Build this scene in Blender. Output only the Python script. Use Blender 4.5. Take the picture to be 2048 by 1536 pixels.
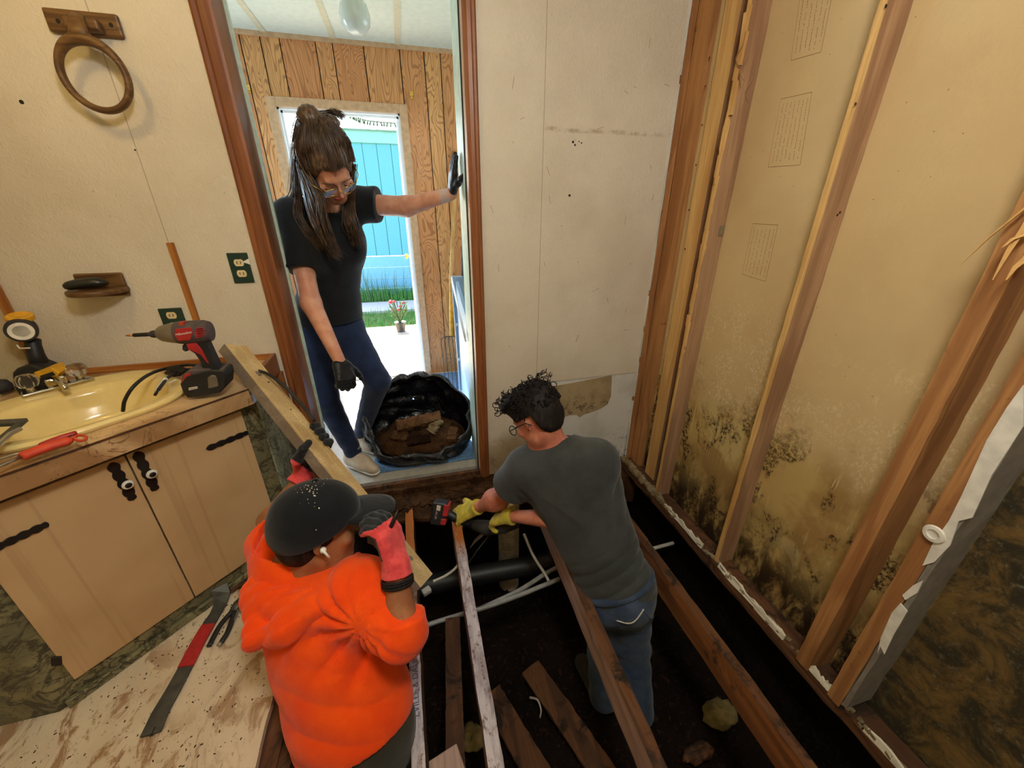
import bpy, bmesh, math, random
import numpy as np
from mathutils import Vector, Matrix, noise as mn

for o in list(bpy.data.objects): bpy.data.objects.remove(o, do_unlink=True)
SC = bpy.context.scene
COL = SC.collection
PI = math.pi

# ------------------------------------------------------------------ camera
FPX, CX, CY, H = 770.0, 1024.0, 768.0, 1.36
PITCH = math.atan(346/770.0); YAW = math.atan(224/844.0)
cam_d = bpy.data.cameras.new('camera'); cam = bpy.data.objects.new('camera', cam_d); COL.objects.link(cam)
cam_d.sensor_width = 36; cam_d.lens = 36*FPX/2048.0; cam_d.clip_start = 0.02; cam_d.clip_end = 200
cam.location = (0, 0, H); cam.rotation_euler = (PI/2-PITCH, 0, -YAW)
SC.camera = cam
SC.view_settings.view_transform = 'Standard'; SC.view_settings.look = 'None'
SC.view_settings.gamma = 1; SC.view_settings.use_curve_mapping = False
SC.view_settings.exposure = 0.0
_F = np.array([math.sin(YAW)*math.cos(PITCH), math.cos(YAW)*math.cos(PITCH), -math.sin(PITCH)])
_R = np.array([math.cos(YAW), -math.sin(YAW), 0.0]); _U = np.cross(_R, _F); _C = np.array([0, 0, H])
def ray(x, y): return _F*FPX + _R*(x-CX) - _U*(y-CY)
def at(x, y, X=None, Y=None, Z=None):        # photo pixel -> point on a real plane of the room
    d = ray(x, y)
    t = (X/d[0]) if X is not None else (Y/d[1]) if Y is not None else ((Z-H)/d[2])
    return _C + t*d
def P(x, y, w): return _C + ray(x, y)*(w/FPX)

# ------------------------------------------------------------------ world, sun, room lamps
wd = bpy.data.worlds.new('world'); SC.world = wd; wd.use_nodes = True
wn = wd.node_tree; wn.nodes.clear()
sky = wn.nodes.new('ShaderNodeTexSky'); sky.sky_type = 'NISHITA'; sky.sun_disc = False
sky.sun_elevation = math.radians(52); sky.sun_rotation = math.radians(-14); sky.air_density = 1.0; sky.dust_density = 1.5
bg = wn.nodes.new('ShaderNodeBackground'); bg.inputs[1].default_value = 1.0
wo = wn.nodes.new('ShaderNodeOutputWorld')
wn.links.new(sky.outputs[0], bg.inputs[0]); wn.links.new(bg.outputs[0], wo.inputs[0])

def light(name, kind, loc, energy, color, target=None, size=None, sy=None, **kw):
    d = bpy.data.lights.new(name, kind); d.energy = energy; d.color = color
    if kind == 'AREA':
        d.size = size
        if sy: d.shape = 'RECTANGLE'; d.size_y = sy
    elif size is not None:
        if kind == 'SUN': d.angle = size
        else: d.shadow_soft_size = size
    for k, v in kw.items(): setattr(d, k, v)
    o = bpy.data.objects.new(name, d); COL.objects.link(o); o.location = loc
    if target is not None:
        o.rotation_euler = (Vector(target)-Vector(loc)).to_track_quat('-Z', 'Y').to_euler()
    return o
SUN_FROM = Vector((-0.14, 0.60, 0.79))
light('sun', 'SUN', (0, 6, 6), 28.0, (1.0, 0.95, 0.86), target=Vector((0, 6, 6))-SUN_FROM, size=math.radians(1.0))
# vanity lamp above the sink and an added overhead fill light (both out of frame)
light('vanity_lamp', 'POINT', (-0.85, 0.95, 2.25), 7.5, (1.0, 0.66, 0.22), size=0.06)
light('ceiling_fill', 'POINT', (0.22, 0.02, 2.24), 54.0, (1.0, 0.96, 0.90), size=0.14)
# cool fill lights added at the mudroom's solid side walls to brighten it
light('mudroom_fill_right', 'AREA', (1.18, 2.55, 1.55), 14.0, (0.72, 0.92, 1.0), target=(0, 2.6, 1.2), size=0.9, sy=1.0)
light('mudroom_fill_left', 'AREA', (-2.05, 2.98, 1.50), 48.0, (0.55, 0.80, 1.0), target=(0.3, 1.3, 0.6), size=0.7, sy=0.8)

# ------------------------------------------------------------------ colour + node helpers
def srgb(r, g, b, a=1.0):
    f = lambda c: (c/255/12.92) if c/255 <= .04045 else ((c/255+.055)/1.055)**2.4
    return (f(r), f(g), f(b), a)
class N:
    def __init__(s, name, rough=0.6, metal=0.0, spec=0.5):
        s.m = bpy.data.materials.new(name); s.m.use_nodes = True; s.nt = s.m.node_tree
        s.b = s.nt.nodes['Principled BSDF']
        s.b.inputs['Roughness'].default_value = rough; s.b.inputs['Metallic'].default_value = metal
        s.b.inputs['Specular IOR Level'].default_value = spec
        s._pos = None
    def n(s, t): return s.nt.nodes.new(t)
    def l(s, a, b): s.nt.links.new(a, b)
    def put(s, inp, v):
        if hasattr(v, 'is_output') or isinstance(v, bpy.types.NodeSocket): s.l(v, inp)
        else: inp.default_value = v
    def pos(s):
        if s._pos is None:
            s._pos = s.n('ShaderNodeNewGeometry').outputs['Position']
        return s._pos
    def obj(s): return s.n('ShaderNodeTexCoord').outputs['Object']
    def mapv(s, v, scale=(1, 1, 1), rot=(0, 0, 0), loc=(0, 0, 0)):
        m = s.n('ShaderNodeMapping'); s.l(v, m.inputs[0]); m.inputs['Scale'].default_value = scale
        m.inputs['Rotation'].default_value = rot; m.inputs['Location'].default_value = loc
        return m.outputs[0]
    def noise(s, v, scale=5, detail=4, rough=.55, dist=0.0):
        t = s.n('ShaderNodeTexNoise'); s.l(v, t.inputs['Vector']); t.inputs['Scale'].default_value = scale
        t.inputs['Detail'].default_value = detail; t.inputs['Roughness'].default_value = rough
        t.inputs['Distortion'].default_value = dist
        return t.outputs['Fac']
    def voro(s, v, scale=5, feature='F1'):
        t = s.n('ShaderNodeTexVoronoi'); s.l(v, t.inputs['Vector']); t.inputs['Scale'].default_value = scale
        t.feature = feature
        return t.outputs['Distance']
    def wave(s, v, scale=5, dist=5, detail=2, dscale=1, d='X', prof='SIN', kind='BANDS'):
        t = s.n('ShaderNodeTexWave'); s.l(v, t.inputs['Vector']); t.wave_type = kind
        if kind == 'BANDS': t.bands_direction = d
        else: t.rings_direction = d
        t.wave_profile = prof
        t.inputs['Scale'].default_value = scale; t.inputs['Distortion'].default_value = dist
        t.inputs['Detail'].default_value = detail; t.inputs['Detail Scale'].default_value = dscale
        return t.outputs['Fac']
    def ramp(s, f, stops, interp='LINEAR'):
        r = s.n('ShaderNodeValToRGB'); s.l(f, r.inputs[0]); cr = r.color_ramp; cr.interpolation = interp
        while len(cr.elements) < len(stops): cr.elements.new(0.5)
        for e, (p, c) in zip(cr.elements, stops):
            e.position = p; e.color = c if len(c) == 4 else (*c, 1)
        return r.outputs[0]
    def mask(s, f, lo, hi, a=0.0, b=1.0):
        r = s.n('ShaderNodeMapRange'); s.put(r.inputs[0], f)
        r.inputs[1].default_value = lo; r.inputs[2].default_value = hi
        r.inputs[3].default_value = a; r.inputs[4].default_value = b; r.interpolation_type = 'SMOOTHSTEP'
        return r.outputs[0]
    def math(s, op, a, b=0.0):
        m = s.n('ShaderNodeMath'); m.operation = op; s.put(m.inputs[0], a); s.put(m.inputs[1], b)
        return m.outputs[0]
    def mix(s, f, a, b, mode='MIX'):
        m = s.n('ShaderNodeMix'); m.data_type = 'RGBA'; m.blend_type = mode
        s.put(m.inputs[0], f); s.put(m.inputs[6], a); s.put(m.inputs[7], b)
        return m.outputs[2]
    def sep(s, v):
        m = s.n('ShaderNodeSeparateXYZ'); s.l(v, m.inputs[0]); return m.outputs
    def color(s, c): s.put(s.b.inputs['Base Color'], c); return s
    def rough(s, r): s.put(s.b.inputs['Roughness'], r); return s
    def bump(s, f, strength=.3, dist=.005):
        b = s.n('ShaderNodeBump'); b.inputs['Strength'].default_value = strength; b.inputs['Distance'].default_value = dist
        s.l(f, b.inputs['Height']); s.l(b.outputs[0], s.b.inputs['Normal']); return s

M = {}
def flat(name, c, rough=.6, metal=0, spec=.5, var=.12, scale=30, bump=0.0):
    n = N(name, rough, metal, spec); p = n.obj()
    f = n.noise(p, scale, 4)
    n.color(n.mix(n.mask(f, .3, .7), tuple(x*(1-var) for x in c[:3])+(1,), tuple(min(1, x*(1+var)) for x in c[:3])+(1,)))
    if bump: n.bump(f, bump, .003)
    M[name] = n.m; return n.m

# ------------------------------------------------------------------ mesh builder
def V(*a): return np.array(a, float)
def nrm(v): v = np.array(v, float); return v/max(1e-9, np.linalg.norm(v))
def frame(d, up=(0, 0, 1)):
    d = nrm(d); up = np.array(up, float)
    if abs(d@nrm(up)) > .98: up = V(0, 1, 0) if abs(d[1]) < .9 else V(1, 0, 0)
    a = nrm(np.cross(up, d)); b = np.cross(d, a)
    return d, a, b
class MB:
    def __init__(s): s.v = []; s.f = []; s.mi = []; s.cur = 0
    def add(s, vs, fs):
        o = len(s.v); s.v.extend([tuple(map(float, p)) for p in vs])
        for f in fs: s.f.append([i+o for i in f]); s.mi.append(s.cur)
        return s
    def box(s, x0, x1, y0, y1, z0, z1):
        vs = [(x, y, z) for x in (x0, x1) for y in (y0, y1) for z in (z0, z1)]
        return s.add(vs, [(0, 1, 3, 2), (4, 6, 7, 5), (0, 4, 5, 1), (2, 3, 7, 6), (0, 2, 6, 4), (1, 5, 7, 3)])
    def obox(s, c, ax, ay, az, hx, hy, hz):
        c = np.array(c, float); ax, ay, az = map(nrm, (ax, ay, az))
        vs = [c+ax*hx*i+ay*hy*j+az*hz*k for i in (-1, 1) for j in (-1, 1) for k in (-1, 1)]
        return s.add(vs, [(0, 1, 3, 2), (4, 6, 7, 5), (0, 4, 5, 1), (2, 3, 7, 6), (0, 2, 6, 4), (1, 5, 7, 3)])
    def prism(s, poly, d):                   # poly: 3D points (planar), d: extrusion vector
        n = len(poly); d = np.array(d, float); a = [np.array(p, float) for p in poly]
        vs = a+[p+d for p in a]
        fs = [list(range(n))[::-1], list(range(n, 2*n))]+[(i, (i+1) % n, (i+1) % n+n, i+n) for i in range(n)]
        return s.add(vs, fs)
    def tube(s, pts, r, seg=10, cap=True, flat=1.0):
        pts = [np.array(p, float) for p in pts]; n = len(pts)
        rs = r if hasattr(r, '__len__') else [r]*n
        vs = []; prev = None
        for i, p in enumerate(pts):
            d = nrm((pts[min(i+1, n-1)]-pts[max(i-1, 0)]))
            if prev is None: _, a, b = frame(d)
            else:
                a = prev-d*(prev@d); a = nrm(a); b = np.cross(d, a)
            prev = a
            for k in range(seg):
                t = 2*PI*k/seg; vs.append(p+rs[i]*(a*math.cos(t)+b*math.sin(t)*flat))
        fs = [(i*seg+k, i*seg+(k+1) % seg, (i+1)*seg+(k+1) % seg, (i+1)*seg+k) for i in range(n-1) for k in range(seg)]
        if cap: fs += [list(range(seg))[::-1], list(range((n-1)*seg, n*seg))]
        return s.add(vs, fs)
    def lathe(s, prof, c=(0, 0, 0), axis=(0, 0, 1), seg=24):   # prof: (r, h) list
        d, a, b = frame(axis); c = np.array(c, float); vs = []; n = len(prof)
        for r, h in prof:
            for k in range(seg):
                t = 2*PI*k/seg; vs.append(c+d*h+max(r, 1e-4)*(a*math.cos(t)+b*math.sin(t)))
        fs = [(i*seg+k, i*seg+(k+1) % seg, (i+1)*seg+(k+1) % seg, (i+1)*seg+k) for i in range(n-1) for k in range(seg)]
        fs += [list(range(seg))[::-1], list(range((n-1)*seg, n*seg))]
        return s.add(vs, fs)
    def grid(s, fn, nu, nv, closeu=False):
        vs = [fn(i/(nu-1 if not closeu else nu), j/(nv-1)) for j in range(nv) for i in range(nu)]
        fs = []
        for j in range(nv-1):
            for i in range(nu if closeu else nu-1):
                fs.append((j*nu+i, j*nu+(i+1) % nu, (j+1)*nu+(i+1) % nu, (j+1)*nu+i))
        return s.add(vs, fs)
    def lumber(s, a, b, w, t, up=(0, 0, 1), seg=24, jit=.0015, seed=0, endjit=0.0):
        # long board from a to b: w along the second axis, t along 'up'
        a = np.array(a, float); b = np.array(b, float); d, x, y = frame(b-a, up)
        rng = random.Random(seed); L = np.linalg.norm(b-a)
        vs = []; corners = [(-1, -1), (0, -1), (1, -1), (1, 0), (1, 1), (0, 1), (-1, 1), (-1, 0)]; n = 8
        for i in range(seg+1):
            c = a+(b-a)*i/seg
            for (p, q) in corners:
                j = V(*[rng.uniform(-jit, jit) for _ in range(3)])
                e = d*rng.uniform(-endjit, endjit) if i in (0, seg) else 0
                vs.append(c+x*p*w/2+y*q*t/2+j+e)
        fs = [(i*n+k, (i+1)*n+k, (i+1)*n+(k+1) % n, i*n+(k+1) % n) for i in range(seg) for k in range(n)]
        fs += [list(range(n)), list(range(seg*n, seg*n+n))[::-1]]
        return s.add(vs, fs)
    def build(s, name, mat, parent=None, smooth=False, bevel=0.0, bseg=2, subd=0, fix=True):
        me = bpy.data.meshes.new(name)
        off = np.array(parent_loc(parent)) if parent is not None else None
        vs = s.v if off is None else [tuple(np.array(p)-off) for p in s.v]
        me.from_pydata(vs, [], s.f)
        mats = mat if isinstance(mat, (list, tuple)) else [mat]
        for m in mats: me.materials.append(M[m] if isinstance(m, str) else m)
        if len(mats) > 1: me.polygons.foreach_set('material_index', s.mi)
        if fix:
            bm = bmesh.new(); bm.from_mesh(me); bmesh.ops.recalc_face_normals(bm, faces=bm.faces); bm.to_mesh(me); bm.free()
        if smooth: me.polygons.foreach_set('use_smooth', [True]*len(me.polygons))
        me.update()
        o = bpy.data.objects.new(name, me); COL.objects.link(o)
        if parent is not None: o.parent = parent
        if bevel:
            md = o.modifiers.new('bevel', 'BEVEL'); md.width = bevel; md.segments = bseg; md.limit_method = 'ANGLE'; md.angle_limit = math.radians(35)
        if subd:
            md = o.modifiers.new('sub', 'SUBSURF'); md.levels = subd; md.render_levels = subd
        if smooth == 'auto':
            me.polygons.foreach_set('use_smooth', [True]*len(me.polygons))
            me.set_sharp_from_angle(angle=math.radians(38)) if hasattr(me, 'set_sharp_from_angle') else None
        return o
def parent_loc(p):
    v = Vector((0, 0, 0))
    while p is not None: v = v+Vector(p.location); p = p.parent
    return tuple(v)
def thing(name, label, cat, loc=(0, 0, 0), group=None):
    o = bpy.data.objects.new(name, None); COL.objects.link(o); o.location = tuple(map(float, loc)); o.empty_display_size = .05
    return tag(o, label, cat, group)
def tag(o, label=None, cat=None, group=None, kind=None):
    if label: o['label'] = label
    if cat: o['category'] = cat
    if group: o['group'] = group
    if kind: o['kind'] = kind
    return o
def struct(o): o['kind'] = 'structure'; return o
def text_mesh(body, size, origin, xdir, ydir, name, mat, parent=None, depth=.0006, align='CENTER', shear=0.0):
    cu = bpy.data.curves.new(name, 'FONT'); cu.body = body; cu.size = size; cu.extrude = depth; cu.align_x = align; cu.align_y = 'CENTER'; cu.shear = shear
    tmp = bpy.data.objects.new(name, cu); COL.objects.link(tmp)
    dg = bpy.context.evaluated_depsgraph_get(); me = bpy.data.meshes.new_from_object(tmp.evaluated_get(dg))
    bpy.data.objects.remove(tmp, do_unlink=True)
    x = nrm(xdir); z = nrm(np.cross(x, nrm(ydir))); y = np.cross(z, x)
    off = np.array(parent_loc(parent)) if parent is not None else np.zeros(3)
    c = np.array(origin, float)-off
    for v in me.vertices:
        p = c+x*v.co[0]+y*v.co[1]+z*v.co[2]; v.co = tuple(p)
    me.name = name; me.materials.clear(); me.materials.append(M[mat])
    o = bpy.data.objects.new(name, me); COL.objects.link(o)
    if parent is not None: o.parent = parent
    return o
def smoothpath(pts, n=40):                    # Catmull-Rom
    p = [np.array(q, float) for q in pts]; p = [2*p[0]-p[1]]+p+[2*p[-1]-p[-2]]; out = []
    m = len(p)-3
    for i in range(n+1):
        t = i/n*m; k = min(int(t), m-1); u = t-k; a, b, c, d = p[k:k+4]
        out.append(.5*((2*b)+(c-a)*u+(2*a-5*b+4*c-d)*u*u+(-a+3*b-3*c+d)*u**3))
    return out

# ------------------------------------------------------------------ implicit surfaces
def sd_cap(Pn, a, b, ra, rb):
    a = np.array(a, np.float32); b = np.array(b, np.float32); ba = b-a
    pa = Pn-a; t = np.clip((pa@ba)/max(1e-9, float(ba@ba)), 0, 1)
    return np.linalg.norm(pa-t[:, None]*ba, axis=1)-(ra+(rb-ra)*t)
def sd_ell(Pn, c, r, R=None):                 # R rows = local axes
    q = Pn-np.array(c, np.float32)
    if R is not None: q = q@np.array(R, np.float32).T
    r = np.array(r, np.float32)
    k0 = np.linalg.norm(q/r, axis=1); k1 = np.linalg.norm(q/(r*r), axis=1)
    return np.where(k1 < 1e-6, -r.min(), k0*(k0-1)/np.maximum(k1, 1e-6))
def sd_box(Pn, c, hs, R=None, rr=.005):
    q = Pn-np.array(c, np.float32)
    if R is not None: q = q@np.array(R, np.float32).T
    q = np.abs(q)-(np.array(hs, np.float32)-rr)
    return np.linalg.norm(np.maximum(q, 0), axis=1)+np.minimum(q.max(axis=1), 0)-rr
def smin(a, b, k):
    if k <= 0: return np.minimum(a, b)
    h = np.clip(.5+.5*(b-a)/k, 0, 1); return b+(a-b)*h-k*h*(1-h)
def ev(Pn, prims, off=0.0):
    d = None
    for pr in prims:
        kind, args, k = pr[0], pr[1], pr[2]; cuts = pr[3] if len(pr) > 3 else ()
        q = sd_cap(Pn, *args) if kind == 'c' else sd_ell(Pn, *args) if kind == 'e' else sd_box(Pn, *args)
        q = q-off
        for (c, n) in cuts:
            q = np.maximum(q, (Pn-np.array(c, np.float32))@np.array(nrm(n), np.float32))
        if kind == 'x': continue
        d = q if d is None else smin(d, q, k)
    return d
def bbox_of(prims, pad):
    lo = np.full(3, 1e9); hi = -lo
    for pr in prims:
        a = pr[1]
        if pr[0] == 'c': pts = [(np.array(a[0]), max(a[2], a[3])), (np.array(a[1]), max(a[2], a[3]))]
        else: pts = [(np.array(a[0]), max(a[1])*1.3)]
        for c, r in pts: lo = np.minimum(lo, c-r); hi = np.maximum(hi, c+r)
    return lo-pad, hi+pad
def surface(fn, lo, hi, h):                   # surface nets, chunk free
    ax = [np.arange(lo[i], hi[i]+h, h, dtype=np.float32) for i in range(3)]
    n = [len(a) for a in ax]
    X, Y, Z = np.meshgrid(*ax, indexing='ij'); Pn = np.stack([X.ravel(), Y.ravel(), Z.ravel()], 1)
    D = np.empty(len(Pn), np.float32); st = 400000
    for i in range(0, len(Pn), st): D[i:i+st] = fn(Pn[i:i+st])
    D = D.reshape(n); S = D < 0
    cx, cy, cz = n[0]-1, n[1]-1, n[2]-1
    acc = np.zeros((cx, cy, cz, 3), np.float32); cnt = np.zeros((cx, cy, cz), np.float32)
    def sl(o, base): return tuple(slice(o[i], o[i]+base[i]) for i in range(3))
    base = (cx, cy, cz)
    for axis in range(3):
        o1, o2 = [i for i in range(3) if i != axis]
        for u in (0, 1):
            for v in (0, 1):
                a = [0, 0, 0]; a[o1] = u; a[o2] = v; b = list(a); b[axis] = 1
                da = D[sl(a, base)]; db = D[sl(b, base)]; m = (da < 0) != (db < 0)
                t = np.where(m, da/np.where(m, da-db, 1), 0)
                for c in range(3):
                    acc[..., c] += np.where(m, (a[c]+(t if c == axis else 0)), 0)
                cnt += m
    act = cnt > 0; idx = -np.ones(act.shape, np.int64); idx[act] = np.arange(act.sum())
    ii = np.argwhere(act); vs = (ii+acc[act]/cnt[act][:, None])*h+np.array([ax[0][0], ax[1][0], ax[2][0]])
    faces = []
    for axis in range(3):
        o1, o2 = (axis+1) % 3, (axis+2) % 3
        shp = [n[0], n[1], n[2]]; shp[axis] -= 1
        a = [slice(None)]*3; b = [slice(None)]*3; a[axis] = slice(0, -1); b[axis] = slice(1, None)
        m = S[tuple(a)] != S[tuple(b)]; fl = S[tuple(a)]
        e = np.argwhere(m); f = fl[m]
        ok = (e[:, o1] > 0) & (e[:, o2] > 0) & (e[:, o1] < n[o1]-1) & (e[:, o2] < n[o2]-1)
        e = e[ok]; f = f[ok]
        q = []
        for (u, v) in ((-1, -1), (0, -1), (0, 0), (-1, 0)):
            c = e.copy(); c[:, o1] += u; c[:, o2] += v; q.append(idx[c[:, 0], c[:, 1], c[:, 2]])
        q = np.stack(q, 1); q[~f] = q[~f][:, ::-1]; faces.append(q)
    return vs, np.concatenate(faces)
def relax(vs, fs, it=1, lam=.5):
    for _ in range(it):
        s = np.zeros_like(vs); c = np.zeros(len(vs))
        for k in range(4):
            for m in (1, 3):
                np.add.at(s, fs[:, k], vs[fs[:, (k+m) % 4]]); np.add.at(c, fs[:, k], 1)
        vs = vs+(s/np.maximum(c, 1)[:, None]-vs)*lam
    return vs
def organic(name, fn, lo, hi, h, mat, parent=None, it=2):
    vs, fs = surface(fn, lo, hi, h); vs = relax(vs, fs, it)
    off = np.array(parent_loc(parent)) if parent is not None else np.zeros(3)
    me = bpy.data.meshes.new(name); me.from_pydata((vs-off).tolist(), [], fs.tolist())
    for m in (mat if isinstance(mat, (list, tuple)) else [mat]): me.materials.append(M[m])
    me.polygons.foreach_set('use_smooth', [True]*len(me.polygons)); me.update()
    o = bpy.data.objects.new(name, me); COL.objects.link(o)
    if parent is not None: o.parent = parent
    return o
def wob(Pn, f, seed=0):                       # cheap smooth noise in [-1,1]
    r = np.random.RandomState(seed); s = 0
    for i in range(4):
        k = r.normal(size=3); k = k/np.linalg.norm(k)*f*(1+.35*i); s = s+np.sin(Pn@k.astype(np.float32)+r.uniform(0, 6.28))
    return s/4
# ------------------------------------------------------------------ materials
def wood(name, c1, c2, axis=2, sc=10, rings=26, rough=.6, dirt=None, dirtlo=.5, bump=.25, coord='pos', c3=None, spec=.35):
    n = N(name, rough, 0, spec); p = n.pos() if coord == 'pos' else n.obj()
    s = [1.0, 1.0, 1.0]; s[axis] = .10
    q = n.mapv(p, tuple(s))
    a = n.noise(q, sc, 2, .5, .3)
    lines = n.math('SINE', n.math('MULTIPLY', a, float(rings)))
    f2 = n.mapv(p, tuple(x*1.0 if x == 1 else .03 for x in s)); fine = n.noise(f2, 160, 3, .6)
    col = n.mix(n.mask(lines, -.7, 1.0), c1, c2)
    col = n.mix(n.mask(fine, .35, .75, 0, .55), col, tuple(x*.62 for x in (c3 or c2)[:3])+(1,))
    big = n.noise(p, 2.2, 3)
    col = n.mix(n.mask(big, .35, .7, 0, .35), col, tuple(x*.75 for x in c1[:3])+(1,))
    if dirt:
        d = n.noise(p, 9, 8, .68, .6)
        col = n.mix(n.mask(d, dirtlo, dirtlo+.13), col, dirt)
    n.color(col); n.bump(n.math('ADD', fine, n.math('MULTIPLY', lines, .15)), bump, .002)
    M[name] = n.m; return n.m

def mat_wall(name, c1, c2, seams=(), cyl=True):
    n = N(name, .75, 0, .25); p = n.pos(); s = n.sep(p)
    big = n.noise(p, 1.6, 4, .6); col = n.mix(n.mask(big, .35, .65), c1, c2)
    spots = n.noise(p, 46, 5, .7); sp2 = n.noise(p, 3.2, 3)
    m = n.math('MULTIPLY', n.mask(spots, .66, .72), n.mask(sp2, .45, .62, 0, .55))
    col = n.mix(m, col, srgb(120, 96, 60))
    # brown mildew growing up from the skirting
    low = n.math('MULTIPLY', n.mask(s[2], .45, -.05, 0, 1), n.mask(n.noise(p, 16, 7, .75), .52, .64, 0, .5))
    col = n.mix(low, col, srgb(128, 92, 58))
    for x0 in seams:
        d = n.math('ABSOLUTE', n.math('SUBTRACT', s[0], x0))
        col = n.mix(n.mask(d, .0006, .0022, .5, 0), col, srgb(110, 88, 60))
    band = n.math('MULTIPLY', n.mask(n.math('ABSOLUTE', n.math('SUBTRACT', s[2], n.math('ADD', 1.655, n.math('MULTIPLY', n.noise(p, 5, 3), .02)))), .002, .012, 1, 0), n.mask(s[0], .58, .62))
    col = n.mix(n.math('MULTIPLY', band, n.mask(n.noise(p, 22, 5, .7), .40, .62, 0, .55)), col, srgb(140, 112, 74))
    tex = n.noise(n.mapv(p, (1, 1, .75)), 75, 5, .62, 1.2)
    n.color(col); n.bump(tex, .7, .005); M[name] = n.m
mat_wall('wall_paper', srgb(222, 212, 194), srgb(208, 196, 176), seams=(-.822, .597))
mat_wall('wall_plain', srgb(206, 190, 150), srgb(196, 178, 138))

def mat_board():
    n = N('mold_board', .8, 0, .2); p = n.pos(); s = n.sep(p); z = s[2]; y = s[1]
    warp = n.noise(p, 3.0, 4, .6)
    zz = n.math('ADD', z, n.math('MULTIPLY', n.math('SUBTRACT', warp, .5), .55))
    col = n.mix(n.mask(n.noise(p, 2.0, 3), .3, .7), srgb(204, 178, 132), srgb(190, 162, 118))
    # dust specks
    col = n.mix(n.mask(n.voro(p, 26), .035, .055, .6, 0), col, srgb(84, 60, 34))
    # salt bloom band
    band = n.math('MULTIPLY', n.mask(zz, 1.10, .92), n.mask(zz, .50, .70))
    bl = n.mask(n.noise(n.mapv(p, (1, 1, .7)), 130, 4, .7), .50, .62, 0, .75)
    col = n.mix(n.math('MULTIPLY', band, n.math('MULTIPLY', bl, n.mask(n.noise(p, 6, 3), .38, .6))), col, srgb(222, 206, 164))
    # damp brown tide
    col = n.mix(n.mask(zz, .72, .52, 0, .85), col, n.mix(n.mask(n.noise(p, 5, 5, .6), .4, .6), srgb(150, 116, 62), srgb(186, 158, 96)))
    col = n.mix(n.math('MULTIPLY', n.mask(zz, .74, .5), n.mask(n.noise(p, 3.4, 3, .5, .6), .56, .62, 0, .7)), col, srgb(206, 184, 128))
    # dark mould clusters
    cl = n.math('MULTIPLY', n.mask(n.noise(n.mapv(p, (1, 1, .6)), 7, 4, .65, .5), .50, .58), n.mask(n.noise(p, 60, 6, .75), .42, .56))
    col = n.mix(n.math('MULTIPLY', cl, n.mask(zz, .78, .50)), col, srgb(62, 44, 22))
    bot = n.math('MULTIPLY', n.mask(z, .38, .02), n.mask(n.noise(n.mapv(p, (1, 1, .45)), 12, 7, .7, .4), .36, .56))
    col = n.mix(bot, col, srgb(44, 30, 16))
    # drip runs
    dr = n.noise(n.mapv(p, (1, 1, .06)), 90, 4, .6)
    dm = n.math('MULTIPLY', n.math('MULTIPLY', n.mask(dr, .58, .66), n.mask(zz, .70, .55)), n.mask(zz, .25, .45))
    col = n.mix(n.math('MULTIPLY', dm, n.mask(n.noise(p, 4, 2), .5, .62, 0, .9)), col, srgb(204, 180, 130))
    # far moulded panel nearer the viewer
    near = n.mask(y, .386, .378)
    black = n.mix(n.mask(n.noise(p, 8, 8, .75, .6), .40, .66), srgb(52, 46, 34), srgb(118, 92, 48))
    black = n.mix(n.mask(n.noise(p, 40, 6, .8), .52, .70, 0, .6), black, srgb(134, 124, 98))
    black = n.mix(n.math('MULTIPLY', n.mask(z, .85, 1.05), n.mask(n.noise(p, 3, 3), .45, .6, 0, .8)), black, srgb(172, 140, 92))
    col = n.mix(near, col, black)
    n.color(col); n.bump(n.noise(p, 60, 6, .7), .35, .003); M['mold_board'] = n.m
mat_board()

def mat_white_board():                         # bared gypsum under the torn wallpaper
    n = N('bare_gypsum', .85, 0, .2); p = n.pos(); s = n.sep(p)
    col = n.mix(n.mask(n.noise(p, 4, 4), .4, .65), srgb(214, 212, 206), srgb(196, 192, 184))
    m = n.math('MULTIPLY', n.mask(n.noise(p, 42, 7, .78), .54, .60), n.math('MULTIPLY', n.mask(s[2], .22, .0), n.mask(s[0], .85, 1.08)))
    col = n.mix(m, col, srgb(40, 36, 32))
    col = n.mix(n.mask(n.voro(p, 13), .02, .035, .8, 0), col, srgb(60, 50, 44))
    n.color(col); n.bump(n.noise(p, 80, 4), .15, .002); M['bare_gypsum'] = n.m
mat_white_board()
def mat_tan():
    n = N('bare_paper', .85, 0, .2); p = n.pos(); s = n.sep(p)
    col = n.mix(n.mask(n.noise(p, 9, 5, .6), .4, .6), srgb(166, 146, 112), srgb(150, 128, 94))
    m = n.math('MULTIPLY', n.mask(n.noise(p, 30, 6, .7), .50, .62, 0, .8), n.mask(s[2], .46, .36))
    n.color(n.mix(m, col, srgb(96, 76, 56))).bump(n.noise(p, 90, 4), .2, .002); M['bare_paper'] = n.m
mat_tan()
def mat_plyfloor():
    n = N('floor_board', .85, 0, .2); p = n.pos()
    col = n.mix(n.mask(n.noise(p, 3, 4), .35, .65), srgb(222, 206, 180), srgb(202, 182, 154))
    q = n.mapv(p, (1, .55, 1), (0, 0, .8))
    st = n.math('MULTIPLY', n.mask(n.noise(q, 11, 8, .72, 1.0), .50, .60, 0, .85), n.mask(n.noise(p, 2.3, 3), .36, .56))
    col = n.mix(st, col, srgb(142, 96, 54))
    col = n.mix(n.mask(n.noise(q, 60, 5, .8), .58, .66, 0, .8), col, srgb(112, 72, 40))
    n.color(col).bump(n.noise(q, 40, 7, .7), .5, .004); M['floor_board'] = n.m
mat_plyfloor()
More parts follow.
